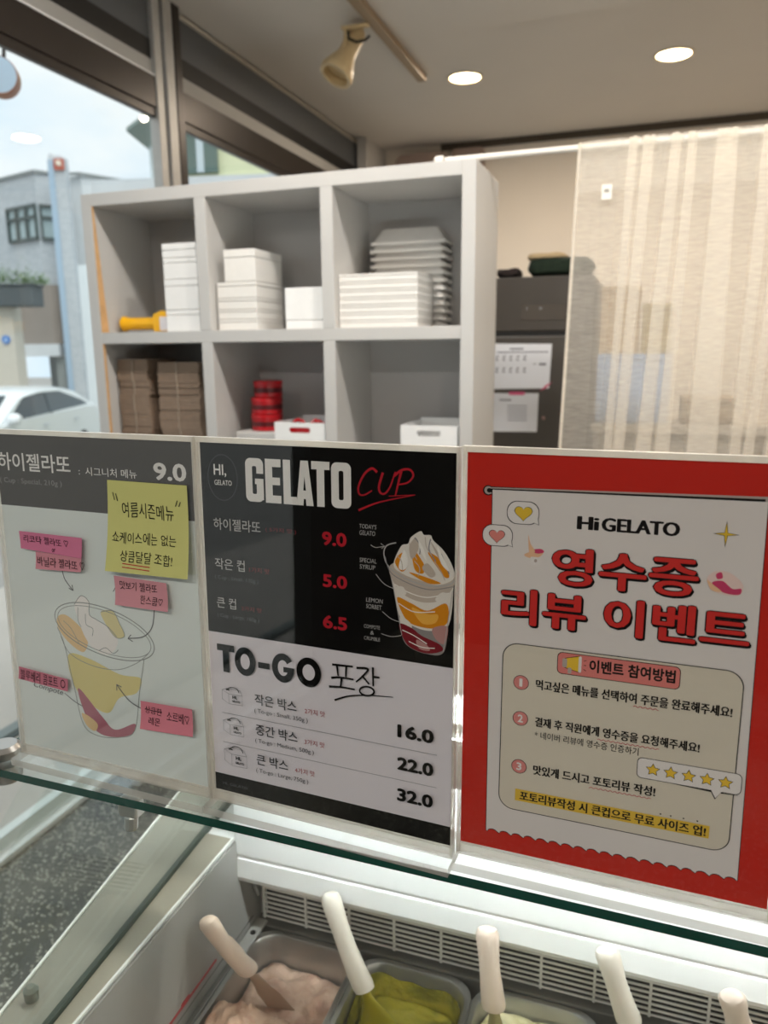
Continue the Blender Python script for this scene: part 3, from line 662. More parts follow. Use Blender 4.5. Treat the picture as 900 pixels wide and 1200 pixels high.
# ---- pans, gelato and spatulas
def pan_mesh():
    mb = MB(); hx, hy = .0795, .180
    L = [(hx-.012, hy-.012, .03, -.118), (hx-.007, hy-.007, .034, -.004), (hx-.003, hy-.003, .036, -.003), (hx, hy, .034, -.003), (hx, hy, .034, 0), (hx-.002, hy-.002, .034, .0015), (hx-.007, hy-.007, .034, .0008), (hx-.009, hy-.009, .034, -.003), (hx-.014, hy-.014, .03, -.114)]
    mb.loft([[(x, y, z) for x, y in rrect(0, 0, a, b, r, 6)] for a, b, r, z in L])
    return mb
def dense(pts, step=.006):
    out = []
    for i, (x, y) in enumerate(pts):
        a, b = pts[(i+1) % len(pts)]; n = max(1, int(math.hypot(a-x, b-y)/step))
        out += [(x+(a-x)*k/n, y+(b-y)*k/n) for k in range(n)]
    return out
def gelato_mesh(seed, level, amp, hollow=0, swirl=0, film=None):
    mb = MB(); hx, hy = .0655, .166; N = 34
    base = dense(rrect(0, 0, hx, hy, .03, 8)); n = len(base)
    vs = []
    for k in range(N+1):
        f = k/N
        for (x, y) in base:
            X, Y = x*f, y*f
            h = noise.fractal(Vector((X*38+seed, Y*38, seed)), .75, 2.1, 5)*amp + noise.noise(Vector((X*9, Y*9+seed, 2)))*amp*1.5
            h += .012*(1-f**4)
            if swirl: h += swirl*abs(math.sin(Y*55+2.2*noise.noise(Vector((X*20, Y*20, 1)))+X*25))
            if hollow and Y > .045: h -= hollow*min(1, (Y-.045)/.02)*(1-.25*f)
            vs.append((X, Y, level+h))
    fs = [(k*n+i, k*n+(i+1) % n, (k+1)*n+(i+1) % n, (k+1)*n+i) for k in range(1, N) for i in range(n)] + [(0, n+i, n+(i+1) % n) for i in range(n)]
    off = len(vs)
    for (x, y) in base: vs.append((x, y, -.110))
    fs += [(N*n+i, N*n+(i+1) % n, off+(i+1) % n, off+i) for i in range(n)]
    mb.add(vs, fs)
    if film is not None:      # smear left on the pan wall above the surface
        fv = []
        for j, (g, z) in enumerate(((1.0, level-.02), (1.012, level+(film-level)*.5), (1.03, film))):
            for (x, y) in base: fv.append((x*g, y*(1+(g-1)*.45), z+(.012*noise.noise(Vector((x*30, y*30, seed)))-.006 if j == 2 else 0)))
        mb.add(fv, [(j*n+i, j*n+(i+1) % n, (j+1)*n+(i+1) % n, (j+1)*n+i) for j in range(2) for i in range(n)])
    return mb
pan0 = None
PX = [-.4055, -.2465, -.087, .0725, .232]; PYC = .652
def gel_mat(name, c1, c2, scale, rough=.45):
    m = mat(name, c1, rough, bump=.5, noise_scale=70); n = m.node_tree; b = n.nodes['Principled BSDF']
    t = n.nodes.new('ShaderNodeTexCoord'); x = n.nodes.new('ShaderNodeTexNoise'); x.inputs['Scale'].default_value = scale; x.inputs['Distortion'].default_value = 1.5
    r = n.nodes.new('ShaderNodeValToRGB'); r.color_ramp.elements[0].color = (*lin(c1), 1); r.color_ramp.elements[1].color = (*lin(c2), 1)
    r.color_ramp.elements[0].position = .38; r.color_ramp.elements[1].position = .62
    n.links.new(t.outputs['Object'], x.inputs['Vector']); n.links.new(x.outputs[0], r.inputs[0]); n.links.new(r.outputs[0], b.inputs['Base Color'])
    b.inputs['Subsurface Weight'].default_value = .15; b.inputs['Subsurface Radius'].default_value = (.01, .008, .006)
    return m
flav = [('pale pink gelato scraped hollow at the back, in the pan by the end wall', '#bd9883', '#d2b49e', .008, .055, 0, -.003),
        ('olive green gelato in the second pan from the end wall', '#5f5b1c', '#94882c', .003, 0, .004, -.05),
        ('cream yellow gelato in the third pan from the end wall', '#d0c592', '#e6dcb2', .006, 0, 0, -.016),
        ('off-white gelato in the fourth pan from the end wall', '#e6dcc8', '#f2ece0', .006, 0, 0, -.03),
        ('pale beige gelato in the fifth pan from the end wall', '#d9c3a5', '#e6d5bd', .006, 0, 0, -.03)]
pl = ['beside the white end wall, holding pale pink gelato', 'second from the end wall, holding olive green gelato', 'third from the end wall, holding cream yellow gelato', 'fourth from the end wall, mostly below the frame', 'fifth from the end wall, at the right edge']
for k, (lab, c1, c2, amp, hol, sw, lev) in enumerate(flav):
    loc = (PX[k], PYC, .690)
    if pan0 is None:
        pan0 = pan_mesh().build('gelato_pan', M_steel, None, smooth=True); pan0.location = loc; tag(pan0, 'stainless gelato pan '+pl[k], 'pan', 'gelato pans in the case'); q = pan0
    else:
        q = pan0.copy(); COL.objects.link(q); q.location = loc; q['label'] = 'stainless gelato pan '+pl[k]
    g = gelato_mesh(3.1+k*7, lev, amp, hol, sw, -.008 if k == 1 else None).build('gelato', gel_mat('gelato '+c1, c1, c2, 22 if k != 1 else 14, .5 if k != 1 else .25), None, smooth=False)
    for p in g.data.polygons: p.use_smooth = True
    g.location = loc; tag(g, lab, 'gelato', 'gelato in the pans')
M_hw = mat('ivory plastic', '#e8dfd2', .35, noise_amt=.015); M_hp = mat('pinkish ivory plastic', '#e6d2c2', .4, noise_amt=.02)
def spatula(b, t, hm, bm, label, blen=.12, bw=.03):
    b, t = Vector(b), Vector(t); d = (t-b); L = d.length; d.normalize()
    root = thing('gelato_spatula', label, 'spatula', b, None, 'gelato spatulas')
    side = d.cross(Vector((0, 1, 0))).normalized()
    prof = [(0, .0118), (.06, .0130), (.22, .0122), (.42, .0112), (.62, .0108), (.8, .0118), (.92, .0122), (.975, .0098), (1, .005)]
    bow = d.cross(side)
    MB().tube([b+d*L*s_+bow*.004*math.sin(math.pi*s_) for s_, r in prof], [r*1.15 for s_, r in prof], 18, 0, .7, side).build('handle', hm, root, smooth=True)
    # thumb ridge on the handle
    MB().tube([b+d*L*s_+bow*(-.0065) for s_ in (.05, .25, .5, .62)], [.002, .005, .004, .001], 8, 0, 1, side).build('thumb_ridge', hm, root, smooth=True)
    nrm = d.cross(side).normalized(); rings = []
    for s_, w, h in ((.012, .008, .004), (-.01, .011, .004), (-.03, bw*.6, .0025), (-.05, bw*.9, .002), (-.09, bw, .0018), (-blen+.012, bw*.92, .0015), (-blen, bw*.6, .001)):
        c = b+d*s_
        rings.append([c+side*w*.5*math.cos(a)*1.25+nrm*h*math.sin(a) for a in [2*math.pi*k/14 for k in range(14)]])
    MB().loft(rings).build('blade', bm, root, smooth=True)
    return root
M_bl1 = clear('milky blade', (.9, .8, .72), .25, .04, .7, lin('#cdb09a'))
spatula((-.440, .722, .726), (-.476, .688, .82), M_hp, M_bl1, 'pinkish ivory spatula leaning over the pale pink gelato')
spatula((-.2885, .741, .726), (-.3445, .765, .832), M_hw, mat('olive coated blade', '#8d8118', .3, noise_amt=.12, noise_scale=40), 'white spatula with an olive coated blade in the green gelato', .12, .05)
spatula((-.130, .757, .735), (-.1425, .768, .834), M_hp, mat('olive grey blade', '#8a8158', .35, noise_amt=.1), 'ivory spatula standing in the cream yellow gelato', .1, .03)
spatula((.0235, .782, .740), (-.008, .770, .842), M_hw, mat('cream blade', '#d8cfb8', .4), 'white spatula standing in the fourth pan', .1, .03)
spatula((.139, .79, .762), (.119, .742, .845), M_hp, mat('beige blade', '#c9b596', .4), 'ivory spatula at the right edge, in the fifth pan', .065, .03)

# ------------------------------------------------------------------ acrylic menu cards
LEAN = .0188; ZB = 1.1357
CARDS = {1: (-.5461, .514, R(-2.7738)), 2: (-.33, .5045, R(-3.3181)), 3: (-.1147, .5007, R(-1.7818))}
def card_root(k, label):
    x, y, a = CARDS[k]
    return thing('menu_card', label, 'menu card', (x, y, ZB), (-math.atan(LEAN), 0, a), 'acrylic menu cards on the glass top')
def stand(root):
    a, b, c, d = -2.7, 212.7, -8.5, 301.5
    s = .001; f = -.0022; bk = .0016
    # front and back sheets, with frosted-looking cut edges
    mb = MB()
    for y0, y1 in ((f-.0015, f), (bk-.0004, bk+.0011)):
        vs = [(a*s, y0, c*s), (b*s, y0, c*s), (b*s, y0, d*s), (a*s, y0, d*s), (a*s, y1, c*s), (b*s, y1, c*s), (b*s, y1, d*s), (a*s, y1, d*s)]
        mb.add(vs, [(0, 1, 2, 3), (5, 4, 7, 6)], 0); mb.add(vs, [(1, 5, 6, 2), (4, 0, 3, 7), (3, 2, 6, 7), (4, 5, 1, 0)], 1)
    mb.build('acrylic_sheet', [M_acr, M_acredge], root, local=True)
    e = MB()
    for u0, u1, v0, v1 in ((a, 0-.3, c, d), (210.3, b, c, d), (-.3, 210.3, 297.3, d), (-.3, 210.3, c, -.3)):
        e.box(u0*s, u1*s, f, bk-.0005, v0*s, v1*s)
    e.build('edge_frame', M_acredge, root, local=True)
    bs = MB(); y0, y1 = -.0155, .03; z0, z1 = -.0155, -.0086
    vs = [(a*s, y0, z0), (b*s, y0, z0), (b*s, y1, z0), (a*s, y1, z0), (a*s, y0, z1), (b*s, y0, z1), (b*s, y1, z1), (a*s, y1, z1)]
    bs.add(vs, [(3, 2, 1, 0), (4, 5, 6, 7)], 0); bs.add(vs, [(0, 1, 5, 4), (1, 2, 6, 5), (2, 3, 7, 6), (3, 0, 4, 7)], 1)
    o = bs.build('base', [M_acr, M_acredge], root, local=True); o.rotation_euler.x = math.atan(LEAN)
    return root
WV = lambda u0, u1, v, n=None, a=.5, p=3.2: [(u0+(u1-u0)*k/((n or 60)), v+a*math.sin(2*math.pi*(u0+(u1-u0)*k/((n or 60)))/p)) for k in range((n or 60)+1)]

# ---- card 1: pale signature cup sheet
c1 = stand(card_root(1, 'pale menu card with a grey header and a drawn cup, under sticky notes'))
P1 = {'paper': mat('paper pale', '#dfe6e2', .6), 'head': ink('header', '#4a4642'), 'w': ink('white', '#e9e6e2'), 'g': ink('faint', '#8b8884'), 'ln': ink('grey line', '#8e938f'),
      'or': ink('orange', '#e5c592'), 'cr': ink('cream', '#eeeae6'), 'ye': ink('yellow', '#dfd39a'), 'yb': ink('body yellow', '#ded08a'), 'rd': ink('compote', '#b06a78'), 'dk': ink('pen', '#55565a')}
s = Sheet(P1); s.rect(0, 0, 210, 297, 'paper'); s.rect(0, 233.3, 210, 297, 'head')
s.text('하이젤라또', .8, 265, 84, 281, 'w', .012)
s.text('( Cup : Special, 210g )', 1.5, 252.5, 73, 258.5, 'g')
s.text(':  시그니처 메뉴', 93, 264.8, 154, 272, 'w', 0)
s.text('9.0', 171, 264.8, 203, 279.2, 'w', .03)
body = smooth2([(54, 124), (60.8, 106.9), (68, 68), (75.1, 33.5), (91.3, 25.1), (115.8, 28.2), (133.7, 38.2), (142, 76), (149.4, 107.8)], 6)
s.poly(smooth2([(63.9, 99), (88.5, 98.8), (121.1, 89.3), (144.2, 89.0), (138.5, 74.5), (119.1, 66.5), (106.2, 50.3), (89.0, 53.1), (68.8, 68.7)], 6, True), 'yb')
s.poly(smooth2([(72.7, 68.5), (98.0, 44.7), (111.6, 34.8), (134.2, 44.8), (130.6, 34.3), (110.8, 27.4), (91.6, 28.6), (78.4, 43.4)], 6, True), 'rd')
s.poly(smooth2([(74, 44), (84, 42), (92, 36), (88, 29), (79, 33)], 5, True), 'or')
s.poly(smooth2([(55.8, 134.6), (67.9, 136.1), (87.7, 120.3), (82.3, 104.3), (65.3, 111.6), (54.7, 124.0)], 6, True), 'or')
s.poly(smooth2([(76, 148), (84.6, 157.1), (92.8, 152.5), (92.6, 140.8), (112, 132), (122, 120), (112, 106), (96, 108), (86, 118), (80, 132)], 6, True), 'cr')
s.poly(smooth2([(105.4, 144.7), (118.7, 147.1), (125.2, 137.1), (129.8, 126.0), (120.3, 123.2), (110.9, 132.9)], 6, True), 'ye')
s.line(body, .7, 'ln')
s.ellipse(106.5, 127, 55, 22.5, 'ln', R(-9), 48, .9); s.ellipse(106.5, 127, 51.5, 19.6, 'ln', R(-9), 48, .6)
s.curve([(57, 116), (66, 101), (90, 93), (118, 93), (140, 102), (154, 113)], .6, 'ln')
s.curve([(76, 148), (84.6, 157.1), (92.8, 152.5), (92.6, 140.8), (100, 137), (112, 132), (121, 124)], .7, 'ln'); s.curve([(80, 146), (79, 134), (82, 128)], .6, 'ln'); s.curve([(88, 141), (88, 131), (95, 128), (94, 121)], .6, 'ln')
s.curve([(105.4, 144.7), (118.7, 147.1), (125.2, 137.1), (129.8, 126.0), (120.3, 123.2), (110.9, 132.9)], .6, 'ln'); s.curve([(100, 108), (108, 112), (116, 108), (122, 112)], .6, 'ln'); s.curve([(62, 131), (70, 125), (78, 112)], .5, 'ln')
s.curve([(65.5, 178.5), (68, 170), (76.3, 160.8)], .9, 'dk'); s.line([(71.5, 162.5), (76.3, 160.8), (75.5, 166)], .9, 'dk')
s.curve([(163.6, 154.1), (160, 138), (150, 128), (133.3, 124.2)], .9, 'dk'); s.line([(137, 128), (133.3, 124.2), (138.5, 122)], .9, 'dk')
s.curve([(145.6, 59.8), (130, 66), (117.4, 79.1)], .9, 'dk'); s.line([(117, 73.5), (117.4, 79.1), (122.6, 77.6)], .9, 'dk')
s.curve([(55.9, 60.7), (66, 55), (76.3, 51.2)], .7, 'dk'); s.line([(121, 165), (126, 172)], .7, 'dk')
s.text('Compote', 19, 58, 54, 65, 'dk', -.004, .3, -2.5, .5)
s.make('printed_sheet', c1)

# ---- card 2: black and white price sheet
c2 = stand(card_root(2, 'black and white price card with a cup photo, between the two other cards'))
P2 = {'k': ink('black', '#070707'), 'pw': mat('paper grey white', '#e4dee4', .6), 'w': ink('bright white', '#efece8'), 'r': ink('red', '#b8202e'), 'dr': ink('dark red', '#7e1f27'), 'dg': ink('dim grey', '#55565a'),
      'mg': ink('mid grey', '#8b898d'), 'g2': ink('dark text', '#3b3a3d'), 'rr': ink('soft red', '#a8323c'), 'lg': ink('light grey', '#b5b2b0'),
      'cw': ink('cream white', '#e6dfd6'), 'cs': ink('cream shade', '#c3b5a8'), 'or': ink('mango', '#d98a1e'), 'o2': ink('mango light', '#eeb04a'), 'br': ink('berry', '#7c1a26'), 'pk': ink('berry pale', '#b98a86'), 'cl': ink('cup clear', '#8f8a88'), 'hi': ink('cream light', '#f6f1ea')}
s = Sheet(P2); s.rect(0, 0, 210, 297, 'pw'); s.rect(0, 141.8, 210, 297, 'k'); s.rect(0, 0, 210, 15.5, 'k')
s.ellipse(20, 270, 13.5, 18, 'dg', 0, 40, .35)
s.text('HI,', 12, 270.5, 23.5, 280.4, 'w', .012); s.text('GELATO', 12.3, 264, 28.2, 268, 'w', .0)
V0, V1 = 252.8, 286.6
def bar(u0, v0, u1, v1, m='w'): s.rect(u0, v0, u1, v1, m)
Vm = (V0+V1)/2
s.poly(rrect(48.95, Vm, 7.95, 16.9, 4.6, 6), 'w'); s.poly(rrect(48.95, Vm, 1.9, 10.8, 1.2, 4), 'k'); bar(50.8, 270.6, 58, 274.8, 'k'); bar(49.4, 266.6, 56.9, 270.9); bar(47.05, 266, 49.4, 270.9, 'k'); bar(50.85, 254.5, 56.9, 268)
bar(58.6, V0, 64.8, V1); bar(58.6, V1-6, 72.2, V1); bar(58.6, 266.8, 71.4, 272.6); bar(58.6, V0, 72.2, V0+6)
bar(74.2, V0, 80.4, V1); bar(74.2, V0, 85.6, V0+6)
s.poly([(85.2, V0), (89.2, V1), (95.4, V1), (99.6, V0), (93.6, V0), (93.0, V0+6), (91.6, V0+6), (91, V0)], 'w'); bar(88.6, V0+5, 96.2, V0+11); s.poly([(91.2, V0+11.4), (93.4, V0+11.4), (92.3, V0+22)], 'k')
bar(98.2, V1-6, 113.2, V1); bar(102.6, V0, 108.8, V1-3)
s.poly(rrect(122.5, Vm, 8.0, 16.9, 4.6, 6), 'w'); s.poly(rrect(122.5, Vm, 1.9, 10.8, 1.2, 4), 'k')
# brush lettering CUP
for st in ([(151, 281), (147, 283.5), (141, 279), (136.5, 270), (137, 264.5), (141, 264), (147, 267.5)], [(155.5, 281), (152.5, 271), (153.5, 266.5), (157, 266), (161, 271), (165, 282)], [(169.5, 282.5), (167, 273), (165, 264.5)], [(164, 279), (170, 283.5), (176, 284), (178.5, 280), (174.5, 275), (167.5, 273)]):
    q = smooth2(st, 8); s.line(q, [1.9-.9*i/len(q) for i in range(len(q))], 'r')
q = smooth2([(136.3, 252.4), (153, 259.5), (180, 266.4)], 10); s.line(q, [1.7-1.3*i/len(q) for i in range(len(q))], 'r')
q = smooth2([(180, 266.4), (160, 264.3)], 6); s.line(q, [.6]*len(q), 'r')
s.text('하이젤라또', 9.8, 228, 53, 237.6, 'lg', .006); s.text('( 5가지 맛 )', 57.5, 229.6, 84.3, 233.8, 'dr'); s.text('9.0', 106.2, 223.8, 126.4, 234.4, 'r', .035)
s.text('작은 컵', 9.5, 195.6, 37.4, 204.9, 'lg', .006); s.text('1가지 맛', 41.5, 196, 59.9, 200.4, 'dr'); s.text('( Cup : Small, 130g )', 9, 186.5, 49.6, 190.7, 'dg'); s.text('5.0', 106.2, 191.4, 126.6, 201.6, 'r', .035)
s.text('큰 컵', 9.8, 163.4, 28, 172.4, 'lg', .006); s.text('2가지 맛', 32.9, 163.4, 51.8, 167.4, 'dr'); s.text('( Cup : Large, 160g )', 9.8, 154.6, 49.1, 158.8, 'dg'); s.text('6.5', 105.8, 158.8, 126.2, 169.4, 'r', .035)
for a, b, y in (("TODAY'S", 'GELATO', 234.3), ('SPECIAL', 'SYRUP', 208.8), ('LEMON', 'SORBET', 179)):
    u = 137 if y > 180 else 142
    s.text(a, u, y+5, u+13.5, y+8.3, 'lg', 0, .1); s.text(b, u, y, u+12.5, y+3.4, 'lg', 0, .1)
for k, a in enumerate(('COMPOTE', '&', 'CRUMBLE')): s.text(a, 140.2+(5 if k == 1 else 0), 163.5-k*4.6, 153.2-(5 if k == 1 else 0), 166.4-k*4.6, 'lg', 0, .1)
for st in ([(146, 227.5), (150, 226), (157, 227.5)], [(150, 206), (157, 199), (168, 195.5)], [(155, 178), (163, 173), (175, 171)], [(154, 160.8), (162, 159.6), (170, 161.5)]): s.curve(st, .5, 'lg')
s.line([(154, 229.3), (157, 227.5), (154.5, 225.5)], .5, 'lg')
# cup photograph, drawn as flat shapes
s.poly(smooth2([(160.5, 210), (166, 186), (170.6, 161.5), (176.4, 153.5), (189.7, 150.2), (202.6, 153.2), (206, 175), (209.6, 206)], 6), 'cl')
s.poly(smooth2([(162, 205), (168, 178), (174, 172), (190, 168), (206, 174), (209.4, 205)], 6), 'cw')
s.poly(smooth2([(166.6, 190), (178, 187), (190, 183), (204, 190), (205.6, 177), (198, 171), (186, 170), (174, 174)], 6, True), 'or')
s.poly(smooth2([(178, 184), (190, 180.5), (198, 181), (196, 174.5), (186, 173)], 6, True), 'o2')
s.poly(smooth2([(169, 176), (178, 171), (176, 163), (171.5, 164)], 5, True), 'cw'); s.poly(smooth2([(194, 170), (205.2, 173), (203.4, 160), (197, 162)], 5, True), 'pk')
s.poly(smooth2([(168.6, 170.5), (178, 168.5), (186, 163.5), (199.4, 159), (201.6, 154.2), (189.7, 150.6), (177, 153.6), (171, 161)], 6, True), 'br')
s.poly(smooth2([(182, 160), (190, 157), (192, 153), (184, 153.5)], 5, True), 'pk')
s.poly(smooth2([(161.5, 214), (168, 196), (184, 189), (200, 192), (209.6, 204), (209, 214), (190, 222)], 6, True), 'cs')
s.poly(smooth2([(164, 214), (169.6, 228.5), (175, 231), (177.4, 236), (184.4, 240.9), (187, 238.5), (192.1, 238.5), (194, 235), (201.7, 228.3), (208.0, 218.4), (209.4, 209), (198, 203), (184, 205), (172, 208)], 6, True), 'cw')
for st in ([(165, 217), (171, 224), (174, 214), (170, 210)], [(178, 228), (184, 222), (188, 215), (186, 210), (180, 213)], [(190, 226), (197, 216), (203, 209), (206, 211), (199, 222)], [(176, 210), (190, 203.5), (200, 204.5), (188, 208)]): s.poly(smooth2(st, 6, True), 'or')
for st in ([(176, 229), (181, 236), (183, 228), (178, 220)], [(192, 234), (198, 226), (203, 216), (197, 224)], [(186, 214), (192, 208), (196, 211), (190, 218)]): s.poly(smooth2(st, 6, True), 'cs')
for st in ([(180, 236), (184, 231), (184, 224)], [(192, 236), (191, 228), (196, 220)], [(200, 226), (203, 219), (206, 212)]): s.curve(st, .8, 'mg')
s.ellipse(184, 211.5, 26.5, 12, 'lg', R(-18), 40, .7) if False else s.curve([(166, 231), (158.5, 228), (156.6, 221), (161, 212), (175, 204.6), (192, 201.6), (206, 204.2), (209.6, 208)], .9, 'lg')
for st in ([(172, 226), (175, 219), (173, 212), (168, 213)], [(183, 234), (187, 228), (189, 220), (185, 226)], [(197, 231), (201, 224), (206, 214), (200, 219)]): s.poly(smooth2(st, 6, True), 'hi')
for st in ([(166, 222), (170, 218), (171, 211)], [(176, 232), (178, 226), (182, 220)], [(188, 237), (189, 230), (193, 224)], [(180, 219), (184, 214), (183, 208)], [(195, 220), (200, 213), (203, 207)]): s.curve(st, .6, 'cs')
for st in ([(165, 200), (176, 195), (190, 193), (206, 198)], [(168, 186), (180, 181), (196, 183)], [(171, 166), (180, 163), (190, 158)], [(176, 158), (186, 155), (196, 155.5)]): s.curve(st, .7, 'hi')
s.poly(smooth2([(165, 197), (170, 192), (174, 194), (171, 199)], 5, True), 'cw'); s.poly(smooth2([(196, 192), (202, 190), (207, 196), (201, 198)], 5, True), 'cw')
s.curve([(157.5, 220), (162, 208.5), (176, 201.8), (192, 199), (209, 203)], .6, 'mg'); s.line([(163, 203), (170.6, 162)], .5, 'lg'); s.line([(208.8, 200), (202.6, 154)], .5, 'lg')
# to-go half
s.rect(8.4, 127, 25, 132.6, 'k'); s.rect(13.7, 108.8, 19.7, 128, 'k')
def ring_(cu, rx): s.ellipse(cu, 120.7, rx, 12.2, 'k', 0, 40); s.ellipse(cu, 120.7, rx-5.4, 6.6, 'pw', 0, 32)
ring_(35, 9.8); s.rect(47.2, 117.4, 57.8, 122.4, 'k'); ring_(70, 10)
s.poly([(71, 121.8), (82, 121.8), (82, 126.2), (78.2, 127.4), (74.6, 125)], 'pw'); s.rect(70.4, 117.4, 79.9, 121.8, 'k')
ring_(93, 10.8)
for st in ([(113.5, 130.5), (131, 131.5)], [(117.5, 131), (118.5, 122)], [(125.5, 131.5), (125, 122)], [(112.5, 119.5), (120, 121), (131.5, 121.2)], [(121.5, 121), (120.5, 113.2)], [(110.5, 112), (121, 113.2), (132.5, 113.2)],
           [(134, 131), (143.5, 131.5), (139, 125), (133.5, 119.5)], [(139.5, 124.5), (144.5, 119.5)], [(147.5, 133.5), (147.8, 118.5)], [(147.8, 126), (153, 126.2)]):
    q = smooth2(st, 6); s.line(q, [1.9-.7*i/len(q) for i in range(len(q))], 'k')
s.ellipse(142.5, 113.6, 6, 3.6, 'k', R(8), 24, 1.5)
q = smooth2([(114.5, 101.2), (124, 108), (140, 112.6), (161.5, 115.2)], 8) if False else smooth2([(115.2, 101.6), (128, 107.2), (145, 110.6), (164, 112.4)], 8); s.line(q, [1.6-1.1*i/len(q) for i in range(len(q))], 'k')
for yb_, hgt, nm_, sub, kind, price, wdt in ((81.4, 14.5, '작은 박스', '( To-go : Small, 350g )', '2가지 맛', '16.0', 38.5), (54, 15, '중간 박스', '( To-go : Medium, 500g )', '3가지 맛', '22.0', 38.8), (26, 17.5, '큰 박스', '( To-go : Large, 750g )', '4가지 맛', '32.0', 29.5)):
    x0 = 11.6; w = 8.5 + hgt*.75
    f0, f1 = x0+w*.33, x0+w
    s.line([(f0, yb_), (f1, yb_+.4), (f1, yb_+hgt*.62), (f0, yb_+hgt*.6)], .4, 'mg', True)
    s.line([(f0, yb_), (x0, yb_+hgt*.22), (x0, yb_+hgt*.78), (f0, yb_+hgt*.6)], .4, 'mg', True)
    s.line([(x0, yb_+hgt*.78), (x0+w*.3, yb_+hgt*.95), (f1-w*.1, yb_+hgt*.9), (f1, yb_+hgt*.62)], .4, 'mg')
    s.curve([(x0+w*.22, yb_+hgt*.8), (x0+w*.45, yb_+hgt*1.02), (x0+w*.75, yb_+hgt*.98), (x0+w*.85, yb_+hgt*.76)], .7, 'g2')
    s.line([(x0+w*.2, yb_+hgt*.86), (x0+w*.38, yb_+hgt*.84)], 1.1, 'k')
    s.text('HI,', f0+w*.18, yb_+hgt*.32, f0+w*.42, yb_+hgt*.54, 'k', .05); s.text('GELATO', f0+w*.16, yb_+hgt*.14, f0+w*.55, yb_+hgt*.26, 'k', .05)
    ty = yb_+hgt-9.8+({81.4: -1.6, 54: -1, 26: -2}[yb_])
    s.text(nm_, 43, ty+.6, 43+wdt, ty+10.2, 'g2', .012); s.text(sub, 42.3, ty-7.2, 42.3+{'2가지 맛': 49, '3가지 맛': 54, '4가지 맛': 48.5}[kind], ty-2.6, 'g2', 0)
    u = {81.4: 88.8, 54: 88.1, 26: 78.9}[yb_]; s.text(kind, u, ty+1.2, u+18, ty+5.9, 'rr', 0)
    pv = {81.4: 81, 54: 54.6, 26: 28.8}[yb_]; s.text(price, 167.4, pv, 196.3, pv+10.8, 'k', .04)
s.rect(11, 72.75, 199, 73.15, 'mg'); s.rect(11, 46.4, 199, 46.8, 'mg')
s.text('HI, GELATO', 9, 6.8, 33.3, 9.6, 'dg')
s.make('printed_sheet', c2)

# ---- card 3: red receipt event poster
c3 = stand(card_root(3, 'red event card showing a white receipt with Korean lettering, at the right'))
P3 = {'red': ink('poster red', '#cb2a20'), 'rc': mat('receipt white', '#e6dfdc', .6), 'k': ink('soft black', '#141113'), 'gr': ink('roller grey', '#b7aaa2'), 'w': ink('bubble white', '#ebe5e2'), 'y': ink('heart yellow', '#e9c23e'), 'pk': ink('heart pink', '#e58c83'),
      'lt': ink('letter red', '#d43430'), 'bx': ink('beige panel', '#ddd4c3'), 'pill': ink('pill pink', '#e2837c'), 'num': ink('number pink', '#dd8a85'), 'hl': ink('highlighter', '#e0b93e'), 'st': ink('star yellow', '#efc53f'),
      'm1': ink('magenta', '#d0466e'), 'm2': ink('peach', '#efc09a'), 'm3': ink('pale blush', '#eed3cc'), 'wv': ink('wave red', '#c55f64')}
s = Sheet(P3); s.rect(0, 0, 210, 297, 'red')
s.line([(15, 271.2), (189, 272.6)], 5.6, 'k'); s.ellipse(14.8, 271.2, 3.6, 3.6, 'k'); s.line([(15, 271.2), (191, 274.6)], 4.4, 'gr'); s.ellipse(15, 271.2, 2.8, 2.8, 'gr'); s.line([(15.5, 271.2), (186, 273.9)], 2.7, 'k'); s.ellipse(15.6, 271.2, 1.6, 1.6, 'k')
bot = []
N = 19
for k in range(N):
    u = 19.8+(191-19.8)*k/N; w = (191-19.8)/N
    for j in range(6): a = math.pi*j/6; bot.append((u+w*.5-w*.42*math.cos(a), 13.4+2.4*k/N+2.6*math.sin(a)))
out = [(18, 271.8)] + [(19.6, 13.8)] + bot + [(190.6, 16.2), (187.6, 273.6)]
s.poly([(u+(-.5 if i < 2 else .5 if i > len(out)-3 else 0), v-.7 if 1 < i < len(out)-2 else v) for i, (u, v) in enumerate(out)], 'k'); s.poly(out, 'rc')
s.text('Hi', 75.2, 248.4, 89.5, 257.4, 'k', .06, by=.02); s.text('GELATO', 91, 248.2, 139.2, 257.4, 'k', .055, by=.015)
def bubble(cu, cv, ru, rv):
    for e, m in ((.45, 'k'), (0, 'w')): 
        s.poly([(cu+ru*.55-e, cv-rv*.75), (cu+ru*1.02+e, cv-rv*.98-e), (cu+ru*.92+e, cv-rv*.2)], m); s.poly(rrect(cu, cv, ru+e, rv+e, rv*.92, 8), m)
def heart(cu, cv, w, m):
    for e, mm in ((.4, 'k'), (0, m)):
        s.poly([(cu+(w/2+e)*(16*math.sin(t)**3)/16, cv+(w/2+e)*(13*math.cos(t)-5*math.cos(2*t)-2*math.cos(3*t)-math.cos(4*t))/17) for t in [2*math.pi*k/36 for k in range(36)]], mm)
bubble(39.3, 257, 10.6, 7.6); heart(39.6, 257, 11.6, 'y'); bubble(22.2, 240, 10.2, 7.2); heart(21.8, 239.8, 10.6, 'pk')
s.poly(smooth2([(41, 228), (47, 231), (54, 231), (51, 227), (45, 226)], 4, True), 'm2'); s.poly(smooth2([(46, 231.5), (52, 233), (54.5, 231), (50, 229.5)], 4, True), 'm1'); s.poly(smooth2([(43.5, 242), (45.2, 236), (48.5, 231), (44.5, 230)], 4, True), 'm2'); s.poly([(45.5, 221.5), (53, 221.5), (53, 227), (45.5, 227)], 'w'); s.ellipse(49, 224.4, 1, 1.2, 'gr')
